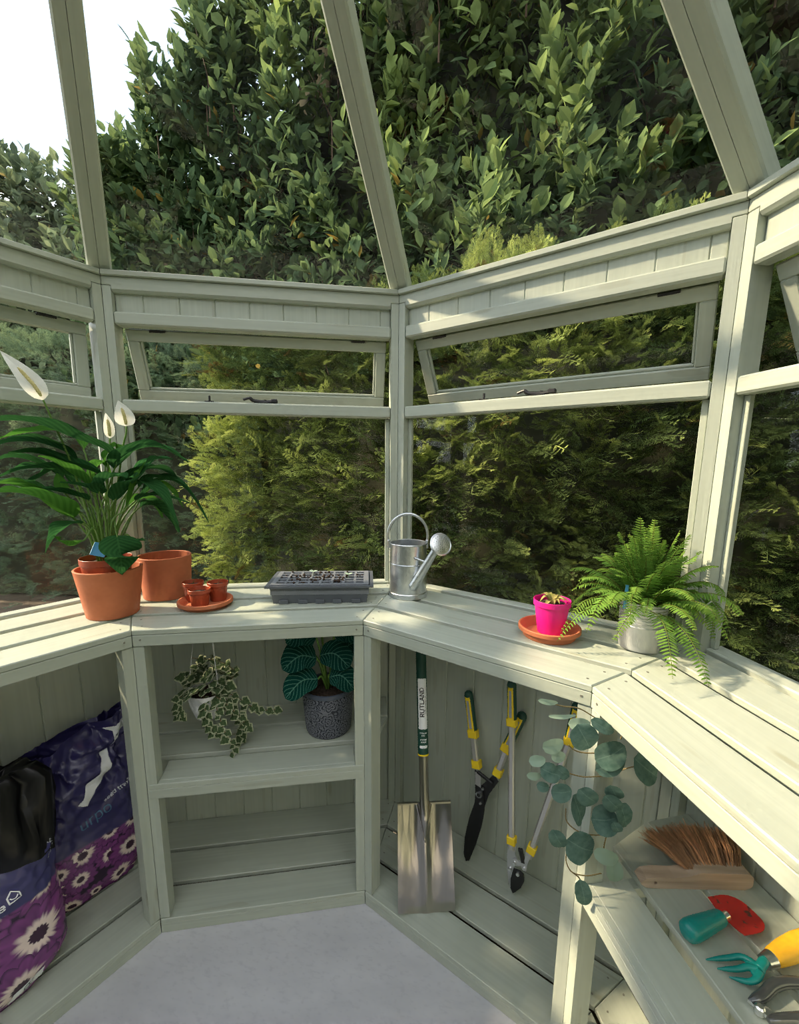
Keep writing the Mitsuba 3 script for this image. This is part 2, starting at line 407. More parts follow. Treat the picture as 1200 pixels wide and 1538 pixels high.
scene['earth'] = pr(mikit.proc(ground_fn), 0.9)
scene['twig'] = pr((0.10, 0.065, 0.04), 0.8)
scene['leaf_col'] = two({'type': 'principled', 'base_color': {'type': 'mesh_attribute', 'name': 'vertex_color'}, 'roughness': 0.5, 'specular': 0.4})
scene['hedge_leaf'] = {'type': 'principledthin', 'base_color': {'type': 'mesh_attribute', 'name': 'vertex_color'}, 'roughness': 0.36, 'diff_trans': 0.7, 'spec_trans': 0.0, 'eta': 1.45}
scene['hedge_frond'] = {'type': 'principledthin', 'base_color': {'type': 'mesh_attribute', 'name': 'vertex_color'}, 'roughness': 0.6, 'diff_trans': 0.6, 'spec_trans': 0.0, 'eta': 1.4}
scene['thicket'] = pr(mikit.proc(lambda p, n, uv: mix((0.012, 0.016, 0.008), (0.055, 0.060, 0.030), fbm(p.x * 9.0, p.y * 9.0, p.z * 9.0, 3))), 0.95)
gr = struct('ground', 'brown earth outside the greenhouse below the hedge')
gx, gy = np.meshgrid(np.linspace(-1, 1, 61), np.linspace(-1, 1, 61)); gx = np.sign(gx) * np.abs(gx) ** 2 * 60; gy = np.sign(gy) * np.abs(gy) ** 2 * 60
gz = -0.09 + 0.06 * (meshkit.fbm(np.stack([gx * 1.1, gy * 1.1, gx * 0], -1), 3, 2) - .5) - 0.05
gv = np.stack([gx, gy, gz], -1).reshape(-1, 3); gi = np.arange(61 * 61).reshape(61, 61)
gf = np.stack([gi[:-1, :-1], gi[:-1, 1:], gi[1:, 1:], gi[1:, :-1]], -1).reshape(-1, 4)
part('soil', gr, trimesh.Trimesh(gv, np.vstack([gf[:, [0, 1, 2]], gf[:, [0, 2, 3]]]), process=False), 'earth', True)


def diamond(a, b, w, side):
    """Two triangles from a to b, half width w along side."""
    mid = a * .55 + b * .45
    return [a, mid + side * w, b, mid - side * w]


def spray(seed):
    """A flat feathery conifer spray, 0.17 m long, along +x with its face to +z; vertices, triangles, colour mix from 0 (inner) to 1 (tip)."""
    r = np.random.default_rng(seed); V, F, C = [], [], []
    def quad(a, b, w, c0, c1):
        d = b - a; s = np.array([-d[1], d[0], 0]); s /= np.linalg.norm(s) + 1e-9
        i = len(V); V.extend(diamond(a, b, w, s)); F.extend([(i, i + 1, i + 2), (i, i + 2, i + 3)]); C.extend([c0, (c0 + c1) / 2, c1, (c0 + c1) / 2])
    L = .17
    def P(x): return np.array([x, .012 * math.sin(9 * x + seed), -1.1 * x * x + .010 * math.sin(30 * x)])
    quad(P(0), P(L * .55), .0016, .0, .4); quad(P(L * .5), P(L), .0018, .4, 1)
    for k in range(9):
        x = L * (.12 + .86 * k / 9); o = P(x)
        for s in (-1, 1):
            if r.random() < .1: continue
            ln = (.062 * (1 - .62 * k / 8)) * r.uniform(.75, 1.15); an = math.radians(r.uniform(34, 50))
            dv = np.array([math.cos(an), s * math.sin(an), r.uniform(-.25, .12)]); e = o + dv * ln
            quad(o, e, .0020, .25 + .04 * k, .9)
            for q in (.35, .62, .85):
                o2 = o + dv * ln * q
                for s2 in (-1, 1):
                    a2 = an * s + s2 * .65; l2 = ln * .46 * (1.05 - q) / .7 + .007
                    e2 = o2 + np.array([math.cos(a2), math.sin(a2), dv[2] + r.uniform(-.15, .15)]) * l2; q3 = np.array([-math.sin(a2), math.cos(a2), 0]) * .0022
                    i = len(V); V.extend([o2 + (e2 - o2) * .2 + q3, o2 + (e2 - o2) * .2 - q3, e2]); F.append((i, i + 1, i + 2)); C.extend([.45, .45, 1.0])
    return np.array(V), np.array(F), np.array(C)


def leafblade(L, w, fold, curl, n=3):
    """A pointed oval leaf along +x, folded along the midrib and curled down."""
    xs = np.linspace(0, 1, n + 1); V, F = [], []
    for x in xs:
        h = w * math.sin(math.pi * min(1, x * .93 + .035)) ** .75 if 0 < x < 1 else 0.0006
        z = -curl * L * x * x
        V += [(x * L, h, z + fold * h), (x * L, 0, z), (x * L, -h, z + fold * h)]
    for i in range(n):
        for k in (0, 1):
            a = i * 3 + k
            F += [(a, a + 1, a + 4), (a, a + 4, a + 3)]
    return np.array(V), np.array(F)


def scatter(base, frames, cols):
    """Copies of base (vertices, faces, t) under 3x3 + origin + scale frames; colour = inner + (tip - inner) * t."""
    V, F, t = base; R, O = frames
    vv = np.einsum('nij,vj->nvi', R, V) + O[:, None]
    ff = F[None] + (np.arange(len(O)) * len(V))[:, None, None]
    c0, c1 = cols
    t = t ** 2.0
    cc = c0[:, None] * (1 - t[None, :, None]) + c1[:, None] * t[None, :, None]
    return vv, ff, cc


def seen_size(O, size):
    """How large a piece of that size at O shows in the picture (0 outside the frame)."""
    d = O - CAM; z = d @ FW; right = np.cross(FW, UP); ok = z > .2
    x, y = 597.4 + FOCAL * (d @ right) / np.maximum(z, .2), 807.5 - FOCAL * (d @ UP) / np.maximum(z, .2)
    return np.where(ok & (x > 0) & (x < 1200) & (y > 0) & (y < 930), size / np.maximum(z, .2), 0)


def fill(owner, nm, label, pieces, mat, singles=300):
    """pieces: list of (vv, ff, cc, size, front). The largest in view become parts, the rest one stuff part."""
    sc = np.concatenate([seen_size(vv.mean(1), sz) * fr for vv, ff, cc, sz, fr in pieces])
    cut = np.sort(sc)[-singles] if len(sc) > singles else 0
    V, F, C, o, at = [], [], [], 0, 0
    for vv, ff, cc, sz, fr in pieces:
        n = len(vv); mine = sc[at:at + n]; at += n
        for j in np.nonzero((mine >= cut) & (mine > 0))[0]:
            part(nm, owner, trimesh.Trimesh(vv[j], ff[j] - j * vv.shape[1], process=False), mat, False, color=cc[j])
        rest = np.nonzero(~((mine >= cut) & (mine > 0)))[0]
        V.append(vv[rest].reshape(-1, 3)); C.append(cc[rest].reshape(-1, 3))
        f = (ff[0] - ff[0].min())[None] + (np.arange(len(rest)) * vv.shape[1])[:, None, None] + o
        F.append(f.reshape(-1, 3)); o += len(rest) * vv.shape[1]
    part('foliage', owner, trimesh.Trimesh(np.vstack(V), np.vstack(F), process=False), mat, False, label, True, color=np.vstack(C))


SPRAYS = [spray(s) for s in range(5)]


def basis(dirs, nrm):
    x = dirs / np.linalg.norm(dirs, axis=1, keepdims=True)
    z = nrm - x * np.sum(nrm * x, 1, keepdims=True); z /= np.linalg.norm(z, axis=1, keepdims=True) + 1e-9
    return np.stack([x, np.cross(z, x), z], 2)


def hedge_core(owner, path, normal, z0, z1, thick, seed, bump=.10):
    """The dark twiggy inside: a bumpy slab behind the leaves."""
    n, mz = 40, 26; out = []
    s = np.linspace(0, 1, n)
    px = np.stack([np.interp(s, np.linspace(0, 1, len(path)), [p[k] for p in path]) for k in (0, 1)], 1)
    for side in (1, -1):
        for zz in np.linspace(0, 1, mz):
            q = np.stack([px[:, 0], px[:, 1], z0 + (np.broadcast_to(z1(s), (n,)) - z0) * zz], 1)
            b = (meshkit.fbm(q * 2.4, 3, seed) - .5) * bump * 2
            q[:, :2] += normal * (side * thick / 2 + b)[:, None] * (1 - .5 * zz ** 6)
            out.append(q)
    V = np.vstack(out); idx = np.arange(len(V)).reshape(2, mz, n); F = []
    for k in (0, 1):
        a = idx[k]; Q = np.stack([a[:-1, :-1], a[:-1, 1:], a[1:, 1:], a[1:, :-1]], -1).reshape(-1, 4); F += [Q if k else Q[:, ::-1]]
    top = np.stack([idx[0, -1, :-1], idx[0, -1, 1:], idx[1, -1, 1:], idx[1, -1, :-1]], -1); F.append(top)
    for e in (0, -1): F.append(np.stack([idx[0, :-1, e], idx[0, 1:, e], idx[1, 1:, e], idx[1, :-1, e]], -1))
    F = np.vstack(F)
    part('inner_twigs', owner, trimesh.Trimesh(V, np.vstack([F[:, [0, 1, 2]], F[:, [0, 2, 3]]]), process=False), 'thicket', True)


def conifer(owner, p0, p1, z1, count, seed, inner, tip, scale=1.0, depth=.28, front=1.0, top=True):
    """Sprays over the face from p0 to p1 (x, y), normal to the right of p0 -> p1 seen from above turned inwards."""
    r = np.random.default_rng(seed); p0, p1 = np.array(p0, float), np.array(p1, float)
    t = p1 - p0; L = np.linalg.norm(t); t /= L; nrm = np.array([t[1], -t[0]])
    pieces = []
    for v, base in enumerate(SPRAYS):
        n = count // len(SPRAYS)
        s = r.random(n) * L; zt = z1(s / L); z = -.08 + (zt + .08) * r.random(n) ** .9
        ontop = (r.random(n) < .16) & top; z = np.where(ontop, zt + r.normal(0, .04, n), z)
        pos2 = np.stack([s, z * 1.0, z * 0], 1)
        bump = (meshkit.fbm(pos2 * 2.1 + seed, 3, seed) - .5) * .34
        dd = depth * r.random(n) ** 1.3
        off = bump - dd - np.where(ontop, r.random(n) * .45, 0)
        O = np.stack([p0[0] + t[0] * s + nrm[0] * off, p0[1] + t[1] * s + nrm[1] * off, z], 1)
        out = np.stack([nrm[0] * np.ones(n), nrm[1] * np.ones(n), r.uniform(-.15, .95, n) + np.where(ontop, 1.5, 0)], 1)
        out[:, :2] += t * r.normal(0, .65, n)[:, None]
        nz = np.stack([nrm[0] * .5 + r.normal(0, .4, n), nrm[1] * .5 + r.normal(0, .4, n), .8 + r.normal(0, .35, n)], 1)
        sz = r.uniform(.48, 1.08, n) * scale
        R = basis(out, nz) * sz[:, None, None]
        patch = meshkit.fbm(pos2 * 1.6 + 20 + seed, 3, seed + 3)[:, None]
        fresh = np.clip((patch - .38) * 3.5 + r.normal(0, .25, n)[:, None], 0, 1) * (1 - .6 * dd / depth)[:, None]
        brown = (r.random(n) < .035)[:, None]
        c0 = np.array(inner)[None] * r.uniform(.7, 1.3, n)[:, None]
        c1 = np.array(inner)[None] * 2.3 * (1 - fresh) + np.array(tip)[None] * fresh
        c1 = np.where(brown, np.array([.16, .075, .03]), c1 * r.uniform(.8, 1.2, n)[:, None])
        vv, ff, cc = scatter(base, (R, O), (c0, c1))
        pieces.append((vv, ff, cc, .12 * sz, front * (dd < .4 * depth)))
    return pieces, nrm


def laurel(owner, p0, p1, z0, z1, count, seed, size, depth=.5, front=1.0, cols=None):
    r = np.random.default_rng(seed); p0, p1 = np.array(p0, float), np.array(p1, float)
    t = p1 - p0; L = np.linalg.norm(t); t /= L; nrm = np.array([t[1], -t[0]])
    pieces = []; shoots = []
    ns = count // 9
    s = r.random(ns) * L; zt = z1(s / L); z = z0 + (zt - z0) * r.random(ns)
    onedge = r.random(ns) < .22; z = np.where(onedge, zt - np.abs(r.normal(0, .18, ns)), z)
    q = np.stack([s, z, z * 0], 1)
    bump = (meshkit.fbm(q * 1.25 + seed, 3, seed) - .5) * .9
    dd = depth * r.random(ns) ** 1.2
    off = bump - dd
    O = np.stack([p0[0] + t[0] * s + nrm[0] * off, p0[1] + t[1] * s + nrm[1] * off, z], 1)
    D = np.stack([nrm[0] * .55 + t[0] * r.normal(0, .35, ns), nrm[1] * .55 + t[1] * r.normal(0, .35, ns), r.uniform(.35, 1.2, ns) + onedge * 1.6], 1)
    D /= np.linalg.norm(D, axis=1, keepdims=True)
    young = np.clip((meshkit.fbm(q * 1.1 + 40 + seed, 3, 5) - .42) * 3, 0, 1)
    for v in range(4):
        V, F = leafblade(1.0, r.uniform(.24, .29), r.uniform(.15, .40), r.uniform(.05, .30))
        base = (V, F, np.clip(V[:, 0], 0, 1))
        n = int(ns * 9 / 4); j = r.integers(0, ns, n); h = r.random(n)
        ln = size * r.uniform(.6, 1.2, n)
        ang = r.random(n) * 2 * np.pi; tilt = np.radians(25 + 50 * (1 - h) + r.normal(0, 12, n))
        R0 = basis(D[j], np.stack([np.cos(ang), np.sin(ang), 0.3 * np.ones(n)], 1))
        dirs = R0[:, :, 0] * np.cos(tilt)[:, None] + R0[:, :, 2] * np.sin(tilt)[:, None]
        up = R0[:, :, 0] * np.sin(tilt)[:, None] - R0[:, :, 2] * np.cos(tilt)[:, None] + r.normal(0, .25, (n, 3))
        Oj = O[j] + D[j] * (h * .30 * size / .11)[:, None]
        R = basis(dirs, up) * ln[:, None, None]
        a, b, c = cols
        y = (np.clip(young[j] * .75 + r.normal(0, .22, n), 0, 1) * (.35 + .65 * h))[:, None]
        c1 = (np.array(a) * (1 - y) + np.array(b) * y) * r.uniform(.75, 1.25, n)[:, None]
        c1 = np.where((r.random(n) < .012)[:, None], np.array(c), c1)
        vv, ff, cc = scatter(base, (R, Oj), (c1 * .85, c1))
        pieces.append((vv, ff, cc, ln, front * (dd[j] < .45 * depth)))
    for k in r.choice(ns, min(ns, 260), replace=False):
        p = O[k] - D[k] * .12; shoots.append(tube(np.array([p - [0, 0, .25], p, p + D[k] * .26 * size / .11]), [.006, .004, .0018], 4))
    return pieces, nrm, cat(shoots)


CG0, CG1 = (.055, .085, .027), (.74, .86, .24)
h1 = thing('conifer_hedge', 'dense green conifer hedge with feathery fronds close behind the back walls', 'hedge')
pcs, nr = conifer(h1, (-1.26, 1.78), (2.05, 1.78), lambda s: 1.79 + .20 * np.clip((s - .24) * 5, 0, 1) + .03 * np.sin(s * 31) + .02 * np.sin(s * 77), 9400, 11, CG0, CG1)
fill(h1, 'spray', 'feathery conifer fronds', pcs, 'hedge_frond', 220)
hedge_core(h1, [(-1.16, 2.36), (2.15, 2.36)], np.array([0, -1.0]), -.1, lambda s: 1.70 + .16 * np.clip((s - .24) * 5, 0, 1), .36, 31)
h2 = thing('conifer_hedge', 'conifer hedge seen through the right wall beside the fern', 'hedge')
pcs, nr = conifer(h2, (1.95, 1.70), (1.95, -1.2), lambda s: 2.05 + .08 * np.sin(s * 7), 4000, 12, CG0, CG1)
fill(h2, 'spray', 'feathery conifer fronds', pcs, 'hedge_frond', 120)
hedge_core(h2, [(2.52, 1.8), (2.52, -1.2)], np.array([-1.0, 0]), -.1, lambda s: 1.95 + 0 * s, .36, 32)
h3 = thing('conifer_shrub', 'low dark blue-green conifer beyond the left end of the nearer hedge, behind the peace lily', 'shrub')
pcs, nr = conifer(h3, (-5.6, 2.2), (-1.4, 2.95), lambda s: 2.0 - .25 * np.cos(s * 6) * (1 - s), 3200, 13, (.085, .130, .080), (.34, .44, .23), 1.15)
fill(h3, 'spray', 'blue-green conifer fronds', pcs, 'hedge_frond', 120)
hedge_core(h3, [(-5.6, 2.75), (-1.4, 3.45)], np.array([.17, -.985]), -.1, lambda s: 1.85 + 0 * s, .36, 33)

LC = ((.100, .165, .082), (.32, .42, .13), (.46, .32, .08))
l1 = thing('laurel_hedge', 'tall laurel hedge with glossy oval leaves rising above the conifer hedge', 'hedge')
prof = lambda s: np.interp(s, [0, .05, .10, .16, .21, .27, .34, 1], [3.2, 3.55, 3.62, 3.85, 4.0, 3.95, 4.6, 5.0]) + .10 * np.sin(s * 61) + .06 * np.sin(s * 143)
p1, n1, sh1 = laurel(l1, (-3.15, 3.05), (2.3, 2.55), 1.2, prof, 46000, 21, .105, cols=LC)
fill(l1, 'leaf', 'glossy oval laurel leaves', p1, 'hedge_leaf', 300)
part('branches', l1, sh1, 'twig', 30, stuff=True)
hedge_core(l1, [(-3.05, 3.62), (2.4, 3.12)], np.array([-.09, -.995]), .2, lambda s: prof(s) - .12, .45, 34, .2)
l2 = thing('laurel_hedge', 'laurel hedge with large leaves above the right wall', 'hedge')
p2, n2, sh2 = laurel(l2, (2.3, 2.6), (2.3, -1.4), 1.3, lambda s: 4.3 + .15 * np.sin(s * 30), 15000, 22, .115, cols=LC)
fill(l2, 'leaf', 'glossy oval laurel leaves', p2, 'hedge_leaf', 120)
part('branches', l2, sh2, 'twig', 30, stuff=True)
hedge_core(l2, [(2.85, 2.9), (2.85, -1.4)], np.array([-1.0, 0]), .2, lambda s: 3.9 + 0 * s, .5, 35, .2)
l3 = thing('laurel_shrub', 'paler laurel at the far left beyond the peace lily with thin upright shoots', 'shrub')
p3, n3, sh3 = laurel(l3, (-7.2, 3.3), (-3.3, 4.3), .6, lambda s: 4.2 + .25 * np.sin(s * 17) + .15 * np.sin(s * 47), 13000, 23, .14, cols=((.15, .20, .13), (.30, .37, .18), (.4, .35, .15)))
fill(l3, 'leaf', 'pale laurel leaves', p3, 'hedge_leaf', 80)
part('branches', l3, sh3, 'twig', 30, stuff=True)
hedge_core(l3, [(-7.2, 3.9), (-3.3, 4.9)], np.array([.25, -.97]), .0, lambda s: 4.05 + 0 * s, .5, 36, .2)

h4 = thing('boundary_hedge', 'added unseen green hedge mass behind the camera, blocking low sky light', 'hedge')  # unseen hedge mass added to cut low sky light and pane reflections
bh = trimesh.creation.box((9.0, .9, 2.7)).subdivide_to_size(.22)
d_ = np.asarray(bh.vertices) + [0, -3.6, 1.25]
bh.vertices = d_ + (np.stack([meshkit.fbm(d_ * 2.6 + k * 9, 4, k) for k in range(3)], -1) - .5) * .5
scene['added_hedge_green'] = pr(mikit.proc(lambda p, n, uv: mix((0.02, 0.035, 0.012), (0.10, 0.15, 0.045), fbm(p.x * 22.0, p.y * 22.0, p.z * 22.0, 3))), 0.9)
part('foliage', h4, bh, 'added_hedge_green', True, stuff=True)
# ---------------------------------------------------------------- materials of the things
def terra_fn(p, n, uv):
    a = fbm(p.x * 24.0, p.y * 24.0, p.z * 24.0, 4)
    b = fbm(p.x * 160.0, p.y * 160.0, p.z * 160.0, 2)
    c = mix((0.36, 0.100, 0.042), (0.48, 0.165, 0.078), dr.clip(a * 0.8 + b * 0.25, 0, 1))
    return mix(c, (0.52, 0.29, 0.20), smoothstep(0.60, 0.80, a) * 0.35)


scene['terracotta'] = pr(mikit.proc(terra_fn), 0.7, spec=0.3)
scene['nursery_plastic'] = pr((0.30, 0.055, 0.022), 0.38)
scene['soil'] = pr(mikit.proc(lambda p, n, uv: mix((0.010, 0.007, 0.005), (0.070, 0.045, 0.030), fbm(p.x * 260.0, p.y * 260.0, p.z * 260.0, 3))), 0.95)
scene['tray_plastic'] = pr((0.085, 0.096, 0.110), 0.42)


def zinc_fn(p, n, uv):
    d, e, k = voronoi(p.x * 75.0 + p.y * 60.0, p.z * 75.0 + p.y * 20.0)
    f = fbm(p.x * 30.0, p.y * 30.0, p.z * 12.0, 3)
    return mix((0.50, 0.53, 0.55), (0.74, 0.77, 0.78), dr.clip(k * 0.55 + f * 0.45, 0, 1))


scene['galvanised'] = pr(mikit.proc(zinc_fn), 0.30, 0.92)
scene['zinc'] = pr(mikit.proc(lambda p, n, uv: mix((0.40, 0.42, 0.43), (0.60, 0.62, 0.63), fbm(p.x * 40.0, p.y * 40.0, p.z * 25.0, 3))), 0.48, 0.75)
scene['pink_plastic'] = pr((0.64, 0.008, 0.20), 0.40)
scene['label_blue'] = pr((0.08, 0.33, 0.62), 0.4)
scene['white_card'] = pr((0.72, 0.74, 0.74), 0.6)
scene['white_print'] = pr((0.80, 0.80, 0.82), 0.6)
scene['grey_print'] = pr((0.10, 0.11, 0.12), 0.6)
scene['steel'] = pr(mikit.proc(lambda p, n, uv: mix((0.33, 0.315, 0.29), (0.45, 0.43, 0.40), fbm(p.x * 60.0, p.y * 8.0, p.z * 3.0, 3))), 0.12, 1.0)
scene['alloy'] = pr((0.62, 0.61, 0.60), 0.35, 0.85)
scene['yellow_plastic'] = pr((0.80, 0.58, 0.015), 0.42)
scene['green_plastic'] = pr((0.006, 0.050, 0.034), 0.45)
scene['grey_grip'] = pr((0.30, 0.31, 0.33), 0.6)
scene['black_metal'] = pr((0.012, 0.013, 0.014), 0.38, 0.2)
scene['chrome'] = pr((0.75, 0.76, 0.78), 0.12, 1.0)
scene['black_gloss'] = pr((0.010, 0.011, 0.013), 0.12)


def wood_fn(p, n, uv):
    g = fbm(uv.x * 9.0, uv.y * 150.0, 1.0, 3)
    return mix((0.30, 0.215, 0.150), (0.52, 0.405, 0.300), g)


scene['brush_wood'] = pr(mikit.proc(wood_fn), 0.55)
scene['bristle'] = pr((0.38, 0.170, 0.075), 0.55)
scene['teal'] = pr((0.004, 0.19, 0.17), 0.32)
scene['red_paint'] = pr(mikit.proc(lambda p, n, uv: mix((0.42, 0.020, 0.016), (0.08, 0.03, 0.02), smoothstep(0.66, 0.74, fbm(p.x * 90.0, p.y * 90.0, p.z * 90.0, 3)))), 0.45)
scene['yellow_paint'] = pr(mikit.proc(lambda p, n, uv: mix((0.78, 0.43, 0.015), (0.60, 0.32, 0.02), fbm(p.x * 70.0, p.y * 70.0, p.z * 70.0, 3))), 0.45)


def leafmat(fn, rough=0.35, tr=0.5): return {'type': 'principledthin', 'base_color': fn if isinstance(fn, dict) else {'type': 'rgb', 'value': list(fn)}, 'roughness': rough, 'diff_trans': tr, 'spec_trans': 0.0, 'eta': 1.45}


def veins_fn(dark, light, k, w=0.35, edge=None):
    def fn(p, n, uv):
        s, y = uv.x, dr.abs(uv.y)
        f = (s - y * 0.28) * k; f = f - dr.floor(f)
        t = smoothstep(w, w * 0.4, dr.abs(f - 0.5)) * 0.55
        c = mix(dark, light, dr.clip(t + smoothstep(0.07, 0.02, y) * 0.8, 0, 1))
        return c if edge is None else mix(c, edge, smoothstep(0.80, 0.94, y + 0.22 * noise(s * 7.0, uv.y * 4.0, 2.0)))
    return mikit.proc(fn)


scene['lily_leaf'] = leafmat(veins_fn((0.022, 0.085, 0.026), (0.045, 0.140, 0.045), 11.0), 0.26, 0.55)
scene['lily_leaf_pale'] = leafmat(veins_fn((0.055, 0.170, 0.025), (0.090, 0.24, 0.04), 11.0), 0.28, 0.8)
scene['lily_stem'] = pr((0.10, 0.20, 0.035), 0.4)
scene['spathe'] = leafmat((0.86, 0.87, 0.82), 0.5, 0.7)
scene['spadix'] = pr(mikit.proc(lambda p, n, uv: mix((0.42, 0.36, 0.12), (0.62, 0.56, 0.28), noise(p.x * 500.0, p.y * 500.0, p.z * 500.0))), 0.7)
scene['calathea_leaf'] = leafmat(veins_fn((0.006, 0.050, 0.038), (0.11, 0.26, 0.20), 9.0, 0.17), 0.3, 0.3)
scene['ivy_leaf'] = leafmat(veins_fn((0.055, 0.090, 0.040), (0.10, 0.14, 0.07), 4.0, 0.3, (0.36, 0.39, 0.26)), 0.4, 0.4)
scene['vine'] = pr((0.17, 0.13, 0.055), 0.6)
scene['eucalyptus'] = leafmat(mikit.proc(lambda p, n, uv: mix((0.050, 0.105, 0.085), (0.15, 0.235, 0.20), dr.clip(fbm(p.x * 130.0, p.y * 130.0, p.z * 130.0, 3) * 0.9 + smoothstep(0.06, 0.02, dr.abs(uv.y)) * 0.4, 0, 1))), 0.5, 0.35)
scene['eucalyptus_pale'] = leafmat((0.27, 0.37, 0.29), 0.5, 0.5)


def fern_col(): return {'type': 'mesh_attribute', 'name': 'vertex_color'}


scene['fern'] = leafmat(fern_col(), 0.45, 0.8)
def carve_fn(p, n, uv):
    u, v = uv.x * 4.2, uv.y * 1.9
    best, th = mi.Float(9), mi.Float(0)
    for a in (-1, 0, 1):
        for b in (-1, 0, 1):
            cx, cy = dr.floor(u) + a, dr.floor(v) + b
            ox, oy = cx + .5 + .3 * (cell_rand(cx, cy, 1) - .5) - u, cy + .5 + .3 * (cell_rand(cx, cy, 2) - .5) - v
            d = dr.sqrt(ox * ox + oy * oy); t = dr.atan2(oy, ox) + 6.28 * cell_rand(cx, cy, 3)
            near = d < best; th = dr.select(near, t, th); best = dr.select(near, d, best)
    petal = best / (.62 + .38 * dr.abs(dr.cos(th * 3.0)))
    curl = dr.abs(dr.sin(petal * 15.0 + .8 * dr.sin(th * 2.0)))
    scroll = dr.abs(dr.sin(fbm(u * 2.2, v * 2.2, 4.0, 2) * 26.0))
    return dr.select(petal < .62, smoothstep(0.30, 0.70, curl), smoothstep(0.35, 0.75, scroll))


scene['carved_glaze'] = two({'type': 'bumpmap', 'arbitrary': mikit.proc(carve_fn, eps=6e-4), 'scale': 0.0022, 'bsdf': {'type': 'principled', 'base_color': mikit.proc(lambda p, n, uv: mix((0.008, 0.012, 0.024), (0.135, 0.145, 0.17), carve_fn(p, n, uv))), 'roughness': 0.35}})
scene['glaze'] = pr((0.065, 0.080, 0.11), 0.3)
scene['white_plastic'] = pr(mikit.proc(lambda p, n, uv: mix((0.42, 0.44, 0.45), (0.74, 0.75, 0.76), smoothstep(0.3, 0.62, fbm(p.x * 60.0, p.y * 60.0, p.z * 28.0, 3)))), 0.5)


def blade(spine, w, up=(0, 0, 1), fold=0.25, m=4, prof=None, tip=1.0, wave=0.0, seed=0):
    """A leaf blade along the points of spine: (mesh, uv), uv = along 0..1, across -1..1."""
    P = np.asarray(spine, float); n = len(P); t = np.gradient(P, axis=0); t /= np.linalg.norm(t, axis=1, keepdims=True)
    up = np.asarray(up, float); V, UV = [], []; y = np.linspace(-1, 1, 2 * m + 1); r = np.random.default_rng(seed); ph = r.random() * 6
    for i in range(n):
        s = i / (n - 1); side = np.cross(t[i], up); side /= np.linalg.norm(side) + 1e-9; nr = np.cross(side, t[i])
        h = w * (prof(s) if prof else max(0.012, math.sin(math.pi * min(1, s ** .8)) ** .8 * (1 if s < .97 else .6)))
        for k in y:
            V.append(P[i] + side * k * h + nr * (fold * abs(k) * h - .25 * fold * k * k * h + wave * w * math.sin(s * 14 + ph + 2 * k) * abs(k))); UV.append((s, k))
    q = 2 * m + 1; F = []
    for i in range(n - 1):
        for k in range(q - 1):
            a = i * q + k; F += [(a, a + 1, a + q + 1), (a, a + q + 1, a + q)]
    return trimesh.Trimesh(np.array(V), np.array(F), process=False), np.array(UV)


def leaf(nm, owner, spine, w, mat, **kw):
    lab = kw.pop('label', None); b, uv = blade(spine, w, **kw)
    return part(nm, owner, b, mat, True, lab, uv=uv)


def pot_mesh(rb, rt, h, wall=.005, rim=0.0, rimh=.012, n=56, floor_=.006, bead=.0015):
    """A tapering pot with a real wall; rim: how far the rim band stands out."""
    a = lambda z: rb + (rt - rb) * z / h
    o = [(0, 0), (rb - bead, 0), (rb, bead)]
    if rim: o += [(a(h - rimh) - rim, h - rimh - .0005), (rt, h - rimh), (rt, h - bead)]
    else: o += [(rt, h - bead)]
    o += [(rt - bead, h), (rt - wall + bead, h), (rt - wall, h - bead), (max(rb - wall, .002), floor_), (0, floor_)]
    return lathe(o, n)


def disc(r, z, seed, n=28, amp=.003):
    rr = np.linspace(0, 1, 7); V = [(0, 0, z + amp)]; F = []
    g = np.random.default_rng(seed)
    for i in range(1, 7):
        for k in range(n):
            a = 2 * math.pi * k / n; V.append((r * rr[i] * math.cos(a), r * rr[i] * math.sin(a), z + g.normal(0, amp) * (i < 6)))
    for k in range(n): F.append((0, 1 + k, 1 + (k + 1) % n))
    for i in range(1, 6):
        for k in range(n):
            a, b = 1 + (i - 1) * n + k, 1 + (i - 1) * n + (k + 1) % n; F += [(a, a + n, b + n), (a, b + n, b)]
    return trimesh.Trimesh(np.array(V), np.array(F), process=False)


def at(x, y, z, deg=0.0): return M4(rotm((0, 0, 1), deg), (x, y, z))


ZB = Z_BENCH + .0002

